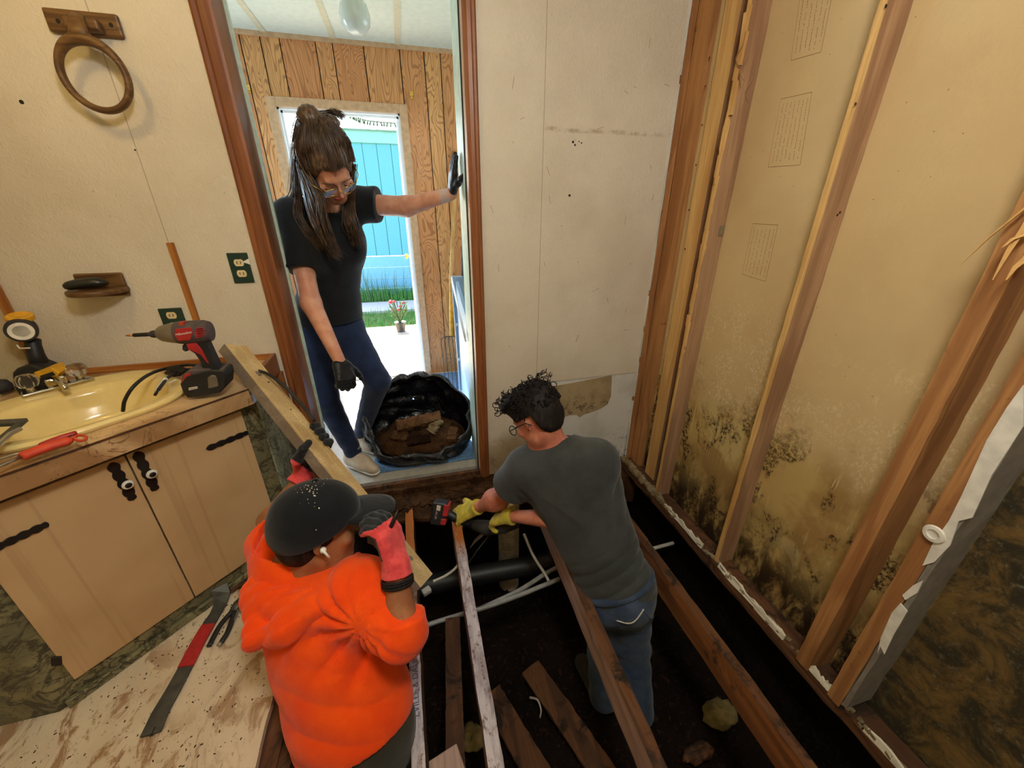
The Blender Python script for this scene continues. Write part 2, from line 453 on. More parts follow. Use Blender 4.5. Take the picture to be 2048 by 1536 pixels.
def mat_dirt(name, a, b, c, sc=5):
    n = N(name, .95, 0, .1); p = n.pos()
    col = n.mix(n.mask(n.noise(p, sc, 7, .7), .35, .65), a, b)
    col = n.mix(n.mask(n.noise(p, sc*9, 6, .8), .55, .68, 0, .8), col, c)
    n.color(col).bump(n.noise(p, sc*5, 8, .75), .8, .03); M[name] = n.m
mat_dirt('crawl_dirt', srgb(34, 24, 18), srgb(22, 16, 12), srgb(78, 58, 42))
mat_dirt('rim_dirt', srgb(56, 32, 24), srgb(34, 22, 17), srgb(80, 56, 42), 7)
mat_dirt('rotten', srgb(92, 62, 38), srgb(56, 36, 22), srgb(150, 108, 62), 12)
mat_dirt('crumble', srgb(196, 180, 146), srgb(150, 126, 88), srgb(96, 66, 38), 22)
mat_dirt('yard', srgb(120, 128, 70), srgb(92, 110, 52), srgb(176, 160, 120), 4)

wood('casing_wood', srgb(146, 88, 50), srgb(116, 66, 36), 2, 9, 22, .38, bump=.12)
wood('stud_wood', srgb(218, 176, 112), srgb(198, 150, 88), 2, 9, 22, .7)
wood('stud_grey_shade', srgb(176, 138, 104), srgb(150, 112, 82), 2, 9, 22, .75)  # darker copy of the pine, puts the shade of stud sides into colour
wood('stud_red', srgb(180, 128, 78), srgb(150, 100, 58), 2, 10, 26, .7, dirt=srgb(70, 42, 24), dirtlo=.62)
wood('joist_wood', srgb(150, 94, 50), srgb(112, 64, 34), 1, 10, 26, .75, dirt=srgb(44, 28, 18), dirtlo=.57)
wood('joist_side', srgb(190, 156, 138), srgb(166, 130, 112), 1, 8, 16, .8, dirt=srgb(60, 40, 28), dirtlo=.68)
wood('joist_dark', srgb(104, 66, 38), srgb(74, 46, 28), 1, 10, 26, .85, dirt=srgb(34, 22, 15), dirtlo=.50)
wood('plank_wood', srgb(214, 186, 136), srgb(190, 158, 108), 0, 6, 14, .6, coord='obj')
wood('plank_grey', srgb(140, 124, 108), srgb(116, 100, 86), 0, 6, 14, .7, coord='obj')
wood('oak_dark', srgb(122, 88, 52), srgb(84, 56, 30), 0, 26, 26, .45, coord='obj')
wood('trim_oak', srgb(182, 118, 54), srgb(146, 86, 34), 2, 12, 20, .45)
wood('trim_oak_h', srgb(182, 118, 54), srgb(146, 86, 34), 0, 12, 20, .45)
wood('deck_wood', srgb(214, 200, 176), srgb(190, 170, 144), 0, 6, 18, .8)
def mat_painted_joist():
    n = N('painted_joist', .8, 0, .2); p = n.pos(); s = n.sep(p)
    col = n.mix(n.mask(n.noise(n.mapv(p, (1, .2, 1)), 30, 5, .7), .4, .62), srgb(196, 186, 190), srgb(150, 138, 142))
    col = n.mix(n.mask(n.noise(n.mapv(p, (1, .5, 1)), 42, 7, .75), .52, .62, 0, .85), col, srgb(104, 74, 58))
    rust = n.mask(s[1], 1.22, 1.34)
    col = n.mix(n.math('MULTIPLY', rust, n.mask(n.noise(p, 24, 6, .7), .30, .42)), col, srgb(160, 96, 46))
    n.color(col).bump(n.noise(p, 60, 6, .75), .5, .003); M['painted_joist'] = n.m
mat_painted_joist()
def mat_panel():
    n = N('oak_panel', .42, 0, .4); p = n.pos()
    at_ = n.n('ShaderNodeAttribute'); at_.attribute_name = 'rnd'; r = at_.outputs['Fac']
    cmb = n.n('ShaderNodeCombineXYZ'); s = n.sep(p)
    n.l(n.math('ADD', s[0], n.math('MULTIPLY', r, 13.0)), cmb.inputs[0]); n.l(n.math('MULTIPLY', r, 7.0), cmb.inputs[1])
    n.l(n.math('ADD', n.math('MULTIPLY', s[2], .22), n.math('MULTIPLY', r, 31.0)), cmb.inputs[2])
    a = n.noise(cmb.outputs[0], 8, 2, .45, .5)
    ln = n.math('SINE', n.math('MULTIPLY', a, 165.0))
    base = n.mix(n.mask(r, 0, 1), srgb(220, 166, 106), srgb(206, 142, 90))
    col = n.mix(n.mask(ln, .2, .95, 0, .65), base, srgb(146, 92, 50))
    fine = n.noise(n.mapv(p, (1, 1, .03)), 190, 3, .6)
    col = n.mix(n.mask(fine, .45, .7, 0, .4), col, srgb(140, 88, 46))
    n.color(col); M['oak_panel'] = n.m
mat_panel()
def mat_marble(name, a, b, vein, sc=3.2, veinw=.05, rough=.3):
    n = N(name, rough, 0, .5); p = n.pos()
    w = n.noise(p, sc*1.4, 5, .6, 1.5)
    col = n.mix(n.mask(n.noise(p, sc, 5, .6, .8), .38, .62), a, b)
    v = n.math('ABSOLUTE', n.math('SUBTRACT', w, .5))
    col = n.mix(n.mask(v, 0, veinw, .9, 0), col, vein)
    v2 = n.math('ABSOLUTE', n.math('SUBTRACT', n.noise(p, sc*3.1, 6, .6, 1.0), .5))
    col = n.mix(n.mask(v2, 0, veinw*.5, .7, 0), col, vein)
    n.color(col); M[name] = n.m
mat_marble('counter_marble', srgb(208, 174, 130), srgb(160, 120, 80), srgb(128, 90, 58), 3.4, .012, .28)
mat_marble('green_marble', srgb(140, 132, 96), srgb(104, 100, 74), srgb(48, 44, 32), 5, .05, .45)
mat_marble('teal_marble', srgb(170, 176, 150), srgb(140, 150, 126), srgb(66, 66, 52), 6, .04, .4)
def mat_door_face():
    n = N('vanity_door', .5, 0, .3); p = n.obj()
    col = n.mix(n.mask(n.noise(p, 3, 3), .3, .7), srgb(206, 172, 128), srgb(192, 156, 112))
    q = n.mapv(p, (1, 1, .02)); col = n.mix(n.mask(n.noise(q, 34, 2, .4), .60, .66, 0, .35), col, srgb(168, 134, 96))
    n.color(col); M['vanity_door'] = n.m
mat_door_face()
flat('sink_cream', srgb(232, 208, 142), .16, 0, .6, .03)
flat('black_iron', srgb(30, 26, 24), .45, .3, .5)
flat('white_ceramic', srgb(232, 228, 220), .2)
flat('black_plastic', srgb(24, 25, 28), .5, bump=.1)
flat('dark_rubber', srgb(48, 44, 44), .75, bump=.2)
flat('tool_red', srgb(168, 34, 36), .45, var=.2)
flat('tool_grey', srgb(126, 116, 102), .45, .55)
flat('tool_grit', srgb(78, 66, 66), .75, bump=.2, var=.3)
flat('yellow_tool', srgb(214, 158, 34), .45, var=.2)
flat('white_paint', srgb(226, 222, 212), .5)
flat('label_white', srgb(214, 206, 190), .55)
flat('orange_grip', srgb(196, 62, 34), .6)
flat('steel', srgb(170, 168, 160), .3, .9)
flat('chrome', srgb(206, 200, 186), .12, 1.0)
flat('brass', srgb(206, 170, 88), .25, .9)
flat('copper_bit', srgb(190, 120, 60), .35, .8)
flat('green_plate', srgb(24, 52, 44), .35)
flat('outlet_cream', srgb(226, 204, 160), .4)
flat('slot_dark', srgb(30, 22, 16), .8)
flat('mudroom_ceiling', srgb(214, 222, 206), .7, var=.04)
flat('batten_cream', srgb(208, 202, 172), .6, var=.05)
flat('white_door', srgb(226, 232, 236), .4, var=.03)
flat('jamb_wood', srgb(196, 160, 122), .5)
flat('mint_paint', srgb(196, 216, 200), .4)
flat('teal_siding', srgb(104, 178, 184), .6, var=.05)
flat('teal_light', srgb(150, 204, 198), .6, var=.05)
flat('skirt_teal', srgb(130, 188, 206), .55, var=.06)
flat('shingle', srgb(176, 182, 178), .9, var=.22, scale=9, bump=.4)
flat('concrete', srgb(206, 190, 176), .85, var=.1)
flat('grass_green', srgb(92, 150, 62), .7, var=.3)
flat('weed_dark', srgb(78, 104, 60), .8, var=.3)
flat('bin_blue', srgb(150, 182, 214), .35, var=.05)
flat('rug_blue', srgb(92, 128, 168), .95, var=.25, scale=60, bump=.5)
flat('mud_floor', srgb(178, 172, 162), .5, var=.1)
flat('towel_white', srgb(226, 224, 220), .9, bump=.3)
flat('pvc_white', srgb(196, 190, 178), .45, var=.1)
flat('pipe_grey', srgb(136, 136, 134), .4, var=.15)
flat('pipe_black', srgb(26, 26, 28), .5)
flat('duct_cream', srgb(206, 192, 172), .7, var=.2)
flat('insul', srgb(126, 108, 62), .95, var=.25, bump=.6)
flat('putty_grey', srgb(170, 172, 168), .6)
flat('soap_black', srgb(26, 28, 24), .35)
flat('iron_dark', srgb(84, 84, 80), .55, .6, var=.25, bump=.2)
flat('stamp_ink', srgb(120, 92, 58), .9)
flat('stamp_faint', srgb(146, 118, 78), .9)
flat('drywall_grey', srgb(128, 120, 112), .8, bump=.2)
flat('gypsum_white', srgb(222, 214, 196), .9, bump=.4)
flat('stencil_ink', srgb(92, 92, 120), .9)
def mat_glass(name, c, rough=.05, ior=1.45, alpha=1.0, tr=1.0):
    n = N(name, rough); n.b.inputs['Base Color'].default_value = c; n.b.inputs['Transmission Weight'].default_value = tr
    n.b.inputs['IOR'].default_value = ior; M[name] = n.m
mat_glass('clear_acrylic', (1, 1, 1, 1), .08)
cc_ = N('clear_cuff', .35); cc_.b.inputs['Base Color'].default_value = (.8, .82, .85, 1); cc_.b.inputs['Alpha'].default_value = .35; M['clear_cuff'] = cc_.m
mat_glass('lens_glass', (.95, .97, 1, 1), .0, 1.3)
def mat_bag():
    n = N('black_poly', .22, 0, .6); p = n.obj(); n.b.inputs['Base Color'].default_value = (.006, .006, .008, 1)
    n.bump(n.math('ADD', n.noise(p, 14, 5, .6, 1.5), n.math('MULTIPLY', n.voro(p, 16), .35)), .8, .02); M['black_poly'] = n.m
mat_bag()
def mat_milk():
    n = N('milk_glass', .18, 0, .6); n.b.inputs['Base Color'].default_value = srgb(206, 214, 206)
    n.b.inputs['Subsurface Weight'].default_value = .3; n.b.inputs['Subsurface Radius'].default_value = (.05, .05, .05); M['milk_glass'] = n.m
mat_milk()

# ------------------------------------------------------------------ the room shell
XL, XR, YB = -1.37, 1.25, 1.75
DL, DR, DT = -.492, .281, 2.12                 # doorway in the back wall
m = MB(); m.box(XL, DL-.02, YB, YB+.10, -.02, 2.35); m.box(DL-.02, DR+.02, YB, YB+.10, DT, 2.35)
m.box(DR+.02, .60, YB, YB+.10, -.03, 2.35); m.box(.60, 1.192, YB, YB+.10, .535, 2.35)
wb = struct(m.build('wall_back', 'wall_paper'))
# torn lower corner of the wall: bare gypsum with a tan paper patch
rng = random.Random(5)
def ragged(p0, p1, n, amp, seed):
    r = random.Random(seed); out = []
    for i in range(n):
        t = i/n; out.append((p0[0]+(p1[0]-p0[0])*t+r.uniform(-amp, amp), p0[1]+(p1[1]-p0[1])*t+r.uniform(-amp, amp)))
    return out
poly = [(.598, .53), (1.188, .556)]+ragged((1.188, .53), (1.182, -.06), 14, .004, 1)+ragged((1.18, -.10), (.60, -.04), 30, .007, 2)
m = MB(); m.prism([(x, YB+.004, z) for x, z in poly], (0, .09, 0)); m.build('bare_gypsum_patch', 'bare_gypsum', wb)
poly = [(.60, .497), (1.035, .531), (1.040, .49), (1.045, .40), (1.03, .355), (.99, .33), (.93, .315), (.885, .306), (.862, .292), (.842, .312), (.80, .315), (.77, .308), (.72, .318), (.60, .325)]
m = MB(); m.prism([(x, YB+.002, z) for x, z in poly], (0, .004, 0)); m.build('bare_paper_patch', 'bare_paper', wb)
poly = [(1.03, .0), (1.14, .015), (1.13, -.06), (1.02, -.055)]
m = MB(); m.prism([(x, YB+.002, z) for x, z in poly], (0, .004, 0)); m.build('bare_paper_patch', 'bare_paper', wb)
# nail holes in the wall
for (px, py, r) in ((1146, 284, .005), (1150, 290, .004), (1158, 283, .0025), (1163, 286, .003), (1139, 391, .0055), (43, 204, .006), (270, 300, .0028), (1123, 452, .002)):
    c = at(px, py, Y=YB-.0003); m = MB(); m.lathe([(r, 0), (r*.9, .0007)], c, (0, -1, 0), 12); m.build('nail_hole', 'slot_dark', wb)
for i in range(26):                            # small scuffs
    x = rng.uniform(.35, 1.15); z = rng.uniform(.75, 2.0)
    m = MB(); a = rng.uniform(-.5, .5)+(PI/2 if rng.random() < .5 else 0); L = rng.uniform(.004, .02)
    m.obox((x, YB-.0002, z), (math.cos(a), 0, math.sin(a)), (-math.sin(a), 0, math.cos(a)), (0, 1, 0), L, .0007, .0004)
    if i == 0: sc_m = m
    else: sc_m.add(m.v, m.f)
tag(sc_m.build('scuff_mark', 'stamp_faint', wb), kind='stuff')

m = MB(); m.box(XL-.1, XL, -1.3, YB+.1, -.02, 2.35); struct(m.build('wall_left', 'wall_plain'))
m = MB(); m.box(XL-.1, XR+.12, -1.4, -1.3, -.9, 2.35); struct(m.build('wall_front', 'wall_plain'))
m = MB(); m.box(XL-.1, XR+.12, -1.3, YB, 2.35, 2.45); struct(m.build('ceiling', 'mudroom_ceiling'))
m = MB(); m.box(XR, XR+.02, -1.3, YB+.1, -.08, 2.35); wr = struct(m.build('wall_right', 'mold_board'))
m = MB(); m.box(XR+.02, XR+.12, -1.3, YB+.1, -.9, 2.35); struct(m.build('wall_outer_right', 'crawl_dirt'))
# floor left of the opened bay
fl = MB()
rag = ragged((-.538, YB), (-.525, -1.3), 60, .004, 7)
fl.prism([(XL, YB, -.02), *[(x, y, -.02) for x, y in rag], (-.525, -1.3, -.02), (XL, -1.3, -.02)], (0, 0, .02))
floor = struct(fl.build('floor', 'floor_board'))
m = MB(); m.lumber((-.515, -1.28, -.055), (-.515, 1.70, -.055), .055, .06, seg=40, jit=.003, seed=3); m.build('edge_joist', 'joist_dark', floor)
m = MB(); m.lumber((-.470, -1.28, -.115), (-.470, 1.70, -.115), .035, .16, seg=40, jit=.002, seed=4); m.build('edge_joist', 'joist_dark', floor)
# crawl space under the opened floor
def gnd(u, v):
    x = -.55+u*1.95; y = -1.3+v*3.3
    return (x, y, -.72+.035*mn.noise(Vector((x*3, y*3, 0)))+.018*mn.noise(Vector((x*11, y*11, 3))))
m = MB(); m.grid(gnd, 70, 110); struct(m.build('ground', 'crawl_dirt', smooth=True))
m = MB(); m.grid(lambda u, v: (-.55+u*1.95, 1.93+.012*mn.noise(Vector((u*12, v*5, 1))), -.75+v*.70), 40, 16); struct(m.build('wall_crawl_back', 'rim_dirt', smooth=True))
m = MB(); m.grid(lambda u, v: (-.50+.01*mn.noise(Vector((u*12, v*5, 5))), -1.3+u*3.2, -.75+v*.56), 40, 10); struct(m.build('wall_crawl_left', 'rim_dirt', smooth=True))
# rotten ledge in front of the doorway
m = MB()
def ledge(x0, x1, y0, y1, z0, z1, seed, mat, name='rotten_ledge', n=26, amp=.018):
    m = MB(); r = ragged((x1, y0), (x0, y0), n, amp, seed)
    m.prism([(x0, y1, z0), (x1, y1, z0)]+[(a, b, z0) for a, b in r], (0, 0, z1-z0)); return m.build(name, mat, floor)
ledge(-.47, .36, 1.52, 1.76, -.035, -.015, 11, 'rotten')
ledge(-.47, .40, 1.60, 1.76, -.015, .0, 12, 'rotten', amp=.012)
ledge(.30, 1.20, 1.66, 1.76, -.30, -.10, 15, 'rotten', amp=.02)
m = MB(); m.lumber((-.49, 1.715, .006), (.285, 1.715, .006), .05, .022, (0, 1, 0), 30, .004, 8); m.build('rotten_strip', 'rotten', floor)
m = MB()
for i in range(170):                           # chips on the ledge
    x = rng.uniform(-.4, .34); y = rng.uniform(1.56, 1.72); a = rng.uniform(0, PI)
    m.obox((x, y, -.004+rng.uniform(0, .014)), (math.cos(a), math.sin(a), rng.uniform(-.3, .3)), (-math.sin(a), math.cos(a), 0), (0, 0, 1), rng.uniform(.004, .02), rng.uniform(.002, .007), .002)
tag(m.build('wood_chips', 'rotten', floor), kind='stuff')
# threshold
th = MB(); th.lumber((DL, 1.755, .012), (DR, 1.755, .012), .022, .060, (0, 0, 1), 20, .0012, 2); struct(th.build('trim_1', 'joist_dark'))
# doorway casing and jambs
def casing(name, x0, x1, sgn):
    m = MB(); w = x1-x0; prof = [(0, 0), (0, .012), (.12, .016), (.30, .014), (.42, .019), (.70, .018), (.86, .012), (1, .010), (1, 0)]
    if sgn < 0: prof = [(1-a, b) for a, b in prof]
    m.prism([(x0+a*w, YB-b, -.055 if sgn > 0 else -.0) for a, b in prof], (0, 0, 2.16))
    return struct(m.build(name, 'casing_wood'))
casing('trim_2', -.553, -.492, 1); casing('trim_3', .281, .330, -1)
m = MB(); m.box(-.553, .330, YB-.016, YB, DT-.01, DT+.06); struct(m.build('trim_4', 'casing_wood'))
m = MB(); m.box(DL-.02, DL, YB, 1.86, 0, DT); j1 = struct(m.build('trim_5', 'casing_wood'))
m = MB(); m.box(DL-.02, DL+.010, 1.86, 1.875, 0, DT); m.build('stop_strip', 'mint_paint', j1)
m = MB(); m.box(DR, DR+.02, YB, 1.80, 0, DT); j2 = struct(m.build('trim_6', 'jamb_wood'))
m = MB(); m.box(DR-.004, DR+.02, 1.80, 1.815, 0, DT); m.build('stop_strip', 'slot_dark', j2)
m = MB(); m.box(DR-.001, DR+.02, 1.815, 2.02, 0, DT); m.build('jamb_face', 'mint_paint', j2)
# strips and nailers in the right-hand corner
def strip(name, x0, x1, y0, y1, z0, z1, mat, kind=True, sd=1):
    m = MB(); m.lumber(((x0+x1)/2, (y0+y1)/2, z0), ((x0+x1)/2, (y0+y1)/2, z1), y1-y0, x1-x0, (1, 0, 0), 30, .0008, sd)
    o = m.build(name, mat); return struct(o) if kind else o
strip('trim_7', 1.196, 1.220, 1.735, 1.80, -.06, 2.35, 'stud_red')
m = MB(); m.box(1.190, 1.25, 1.80, 1.845, -.06, 2.35); struct(m.build('corner_gap_shade', 'slot_dark'))  # near-black box that colours in the shade of the corner gap
m = MB()                                       # crumbly white edge of the wallboard
zz = -.05
while zz < 2.3:
    h = rng.uniform(.02, .16); m.box(1.187+rng.uniform(-.002, .002), 1.194+rng.uniform(0, .004), YB-.003, YB+.02, zz, zz+h); zz += h+rng.choice([0, 0, .03])
m.build('board_edge', 'bare_gypsum', wb)

# ------------------------------------------------------------------ studs of the right-hand wall
def stud(y0, y1, x0, mat, side, label, z0=-.04, sd=1, x1=1.249):
    t = thing('wall_stud', label, 'stud', (x0, (y0+y1)/2, z0), 'wall studs on the opened right wall')
    m = MB(); m.lumber(((x0+x1)/2, (y0+y1)/2, z0), ((x0+x1)/2, (y0+y1)/2, 2.35), y1-y0, x1-x0, (1, 0, 0), 50, .0009, sd)
    # split: narrow front edge / broad side share one mesh with two materials
    m.mi = []
    for f in m.f:
        cx = sum(m.v[i][0] for i in f)/len(f); m.mi.append(0 if cx < x0+.004 else 1)
    m.build('timber', [mat, side], t, bevel=.0)
    return t
s1 = stud(1.503, 1.586, 1.228, 'stud_wood', 'stud_grey_shade', 'pale pine stud laid flat, farthest of the open wall studs', sd=1)
s0 = stud(1.640, 1.735, 1.222, 'stud_red', 'stud_red', 'reddish flat stud tight in the far right wall corner', sd=2)
s2 = stud(1.386, 1.404, 1.170, 'stud_wood', 'stud_grey_shade', 'pine stud with torn splintered face and metal nail plate', sd=3)
s3 = stud(.935, .957, 1.170, 'stud_wood', 'stud_grey_shade', 'tall pine stud with shade-coloured grey side, middle of the open wall', sd=4)
s4 = stud(.500, .542, 1.150, 'stud_red', 'stud_red', 'thick reddish stud just beyond the white flaked stud', sd=5)
s5 = stud(.395, .432, 1.150, 'stud_red', 'stud_grey_shade', 'stud with flaking white paint beside the black mouldy panel', sd=6)
# torn paper/splinters on stud two
m = MB(); r = random.Random(9)
for i in range(46):
    z = .75+1.25*i/46; m.obox((1.168, 1.392+r.uniform(-.006, .006), z+r.uniform(-.02, .02)), (0, r.uniform(-.12, .12), 1), (0, 1, 0), (1, 0, 0), r.uniform(.02, .05), r.uniform(.003, .009), r.uniform(.002, .006))
m.build('splinters', 'stud_wood', s2)
for (px, py) in ((1488, 160), (1497, 205), (1478, 135)):
    m = MB(); c = at(px, py, X=1.165)
    pts = smoothpath([c, c+V(-.008, .014, .03), c+V(-.012, -.012, .055), c+V(-.004, -.004, .095)], 12)
    m.tube(pts, [.004*(1-i/16) for i in range(13)], 6, flat=.4); m.build('splinter_curl', 'stud_grey_shade', s2)
m = MB(); c = at(1443, 462, Y=1.384); m.obox(c, (1, 0, 0), (0, 0, 1), (0, 1, 0), .012, .018, .0012); m.build('nail_plate', 'steel', s2, bevel=.001)
# knots on the flat stud
for (px, py) in ((1419, 116), (1411, 172), (1404, 250), (1392, 330), (1378, 420), (1370, 498)):
    c = at(px, py, X=1.2275); m = MB(); m.lathe([(.0045, 0), (.003, .0008)], c, (-1, 0, 0), 10); m.build('knot', 'joist_dark', s1)
for (px, py) in ((1772, 12), (1711, 208), (1675, 430), (1680, 425)):
    c = at(px, py, Y=.9345); m = MB(); m.lathe([(.004, 0), (.003, .0008)], c, (0, -1, 0), 10); m.build('knot', 'joist_dark', s3)
# flaked white paint on stud five: raised ragged chips standing on its front
def flake(pts, mat='white_paint', th=.003, name='paint_flake', par=None, X=1.149):
    q = [at(px, py, X=X) for px, py in pts]; m = MB(); m.prism(q, (-th, 0, 0)); m.build(name, mat, par or s5)
flake([(2048, 770), (2048, 852), (1985, 950), (1946, 1035), (1918, 1042), (1902, 1090), (1870, 1124), (1846, 1131), (1868, 1085), (1900, 1040), (1925, 990), (1975, 880), (2015, 815)])
flake([(1802, 1206), (1816, 1222), (1788, 1270), (1770, 1308), (1762, 1292), (1756, 1306), (1763, 1275), (1785, 1225)])
flake([(1848, 1160), (1836, 1185), (1812, 1200), (1806, 1190), (1828, 1170)])
c = at(1868, 1068, X=1.144); m = MB(); m.lathe([(.022, 0), (.020, .004), (.012, .005), (.010, .001), (0, .001)], c, (-1, 0, 0), 18); m.build('plaster_ring', 'white_paint', s5)
m = MB(); m.lumber((1.2, .386, -.02), (1.2, .386, 2.3), .012, .098, (1, 0, 0), 40, .0012, 9); m.build('drywall_edge', 'drywall_grey', s5)
for a_, b_ in ((.42, .50), (.60, .92), (-.2, .33), (1.02, 1.3)):
    m = MB(); ys = [a_+(b_-a_)*i/16 for i in range(17)]; rr_ = random.Random(int(a_*100)+40)
    top = [(1.158+rr_.uniform(-.003, .004), y_, -.018+rr_.uniform(0, .016)) for y_ in ys]; botm = [(1.154, y_, -.036+rr_.uniform(-.006, .004)) for y_ in ys[::-1]]
    m.prism(top+botm, (.006, 0, 0)); m.build('white_gypsum_strip', 'gypsum_white', s5)
# splintered stud top on the right edge
m = MB()
for (a, b) in (((2048, 418), (1915, 535)), ((2048, 470), (2004, 495)), ((2048, 520), (2012, 560)), ((2048, 455), (1985, 560))):
    p0 = at(*a, X=1.13); p1 = at(*b, X=1.10); m.tube([p0+(p0-p1)*.3, p0, (p0+p1)/2+V(0, .002, .004), p1], [.006, .005, .004, .0008], 5, flat=.5)
m.build('splinters', 'stud_wood', s4)
# bottom plate with crumbled drywall remains
m = MB(); m.lumber((1.195, -1.28, -.055), (1.195, 1.74, -.055), .085, .045, seg=60, jit=.003, seed=5)
bp = tag(m.build('bottom_plate', 'joist_dark'), 'dark rotten bottom plate running along foot of mouldy wall', 'bottom plate')
m = MB(); r = random.Random(21)
for i in range(420):
    y = r.uniform(-.3, 1.72)
    if mn.noise(Vector((y*5, 2.2, 0)))+r.uniform(-.25, .25) < .0 and y < 1.35: continue
    s = r.uniform(.002, .0085)*(1.7 if y > 1.35 else 1)
    a = r.uniform(0, PI); m.obox((1.160+r.uniform(-.004, .012), y, -.030+r.uniform(0, .012)*(1.8 if y > 1.35 else 1)), (math.cos(a)*.3, 1, r.uniform(-.5, .5)), (1, 0, r.uniform(-.5, .5)), (0, 0, 1), s*1.6, s*.6, s*.7)
tag(m.build('drywall_crumbs', 'crumble', bp), kind='stuff')
# grey printed stamps on the wall board back
def stamp(corners, rows, name='printed_stamp'):
    q = [at(px, py, X=XR-.0004) for px, py in corners]   # order TL,TR,BR,BL
    r = random.Random(int(corners[0][0])); m = MB()
    def pt(u, v): return (q[0]*(1-u)+q[1]*u)*(1-v)+(q[3]*(1-u)+q[2]*u)*v
    def bar(a, b, w): m.tube([a, b], w, 4)
    bar(pt(0, 0), pt(1, 0), .0007); bar(pt(1, 0), pt(1, 1), .0007); bar(pt(0, 1), pt(1, 1), .0007); bar(pt(0, 0), pt(0, 1), .0005)
    for k in range(rows):
        u = .12+.78*k/(rows-1); v = .08
        while v < .92:
            L = r.uniform(.006, .03)
            if r.random() < .82: bar(pt(u+r.uniform(-.012, .012), v), pt(u+r.uniform(-.012, .012), min(v+L, .95)), .0009)
            v += L+r.uniform(.008, .018)
    m.build(name, 'stamp_faint', wr)
stamp([(1562, 198), (1624, 184), (1600, 330), (1536, 334)], 7)
stamp([(1605, -40), (1672, -50), (1642, 104), (1582, 121)], 6)
stamp([(1506, 447), (1556, 450), (1531, 563), (1484, 548)], 6)

# ------------------------------------------------------------------ mudroom behind the doorway
m = MB(); m.box(-2.1, 1.2, YB+.10, 3.45, -.02, 0); struct(m.build('floor_mudroom', 'mud_floor'))
m = MB(); m.box(-2.1, 1.2, YB+.10, 3.45, 2.37, 2.42); mc = struct(m.build('ceiling_mudroom', 'mudroom_ceiling'))
for x in (-1.1, -.70, -.30, .10, .50, .9):
    m = MB(); m.box(x-.016, x+.016, YB+.10, 3.35, 2.366, 2.371); m.build('batten', 'batten_cream', mc)
m = MB(); m.box(-2.2, -2.1, YB+.1, 3.5, 0, 2.42); struct(m.build('wall_mudroom_left', 'jamb_wood'))
m = MB(); m.box(1.2, 1.3, YB+.1, 3.5, 0, 2.42); struct(m.build('wall_mudroom_right', 'jamb_wood'))
OL, OR, OT, YF = -.712, .070, 1.985, 3.35
gro = [-2.1, -1.85, -1.72, -1.5, -1.4, -1.2, -1.05, -.95, -.84, -.727, -.618, -.411, -.309, -.12, .109, .269, .379, .50, .62, .84, .95, 1.2]
m = MB(); rnd = []
bk = MB(); bk.box(-2.1, 1.2, YF+.010, YF+.10, OT, 2.42); bk.box(-2.1, OL, YF+.010, YF+.10, 0, OT); bk.box(OR, 1.2, YF+.010, YF+.10, 0, OT)
r = random.Random(3)
for a, b in zip(gro[:-1], gro[1:]):
    v = r.random()
    segs = []
    if b <= OL or a >= OR: segs = [(a, b, 0, 2.42)]
    else:
        if a < OL: segs.append((a, OL, 0, OT))
        if b > OR: segs.append((OR, b, 0, OT))
        segs.append((a, b, OT, 2.42))
    for (x0, x1, z0, z1) in segs:
        m.box(x0+(.0032 if x0 == a else 0), x1-(.0032 if x1 == b else 0), YF, YF+.015, z0, z1); rnd += [v]*6
wf = struct(m.build('wall_far', 'oak_panel', fix=False))
at_ = wf.data.attributes.new('rnd', 'FLOAT', 'FACE'); at_.data.foreach_set('value', rnd)
bk.build('panel_backing', 'slot_dark', wf)
m = MB(); m.box(-2.1, 1.2, YF-.012, YF, 2.345, 2.37); m.build('cornice', 'jamb_wood', wf)
# outer door frame + leaf
m = MB(); m.box(OL-.056, OL, YF-.016, YF, 0, OT+.055); m.box(OR, OR+.054, YF-.016, YF, 0, OT+.055); m.box(OL, OR, YF-.016, YF, OT, OT+.055)
fr = struct(m.build('trim_9', 'jamb_wood', bevel=.002))
m = MB(); m.box(OL, OL+.012, YF, YF+.13, 0, OT); m.box(OR-.012, OR, YF, YF+.13, 0, OT); m.box(OL, OR, YF, YF+.13, OT-.012, OT)
m.box(OL+.012, OL+.024, YF+.03, YF+.05, 0, OT-.012); m.box(OR-.024, OR-.012, YF+.03, YF+.05, 0, OT-.012); m.box(OL+.012, OR-.012, YF+.03, YF+.05, OT-.026, OT-.012)
m.build('door_jamb', 'white_door', fr)
m = MB(); m.box(OL, OR, YF, YF+.14, -.02, .015); m.build('door_sill', 'steel', fr)
hx, hy = OR-.014, YF+.13; ex, ey = .083, YF+.13+.74
dd = nrm(V(ex-hx, ey-hy, 0)); dn = V(-dd[1], dd[0], 0)
dr = MB(); dr.obox(V(hx, hy, 1.0)+dd*.37, dd, dn, (0, 0, 1), .37, .018, .97)
door = struct(dr.build('door_1', 'white_door', bevel=.003))
m = MB(); m.obox(V(hx, hy, 1.05)+dd*.37+dn*.02, dd, dn, (0, 0, 1), .26, .004, .70); m.build('door_panel', 'white_paint', door, bevel=.003)
m = MB(); m.lathe([(.008, 0), (.008, .03), (.022, .035), (.026, .05), (.018, .062), (0, .065)], V(hx, hy, .95)+dd*.66+dn*.018, dn, 16); m.build('door_knob', 'brass', door)

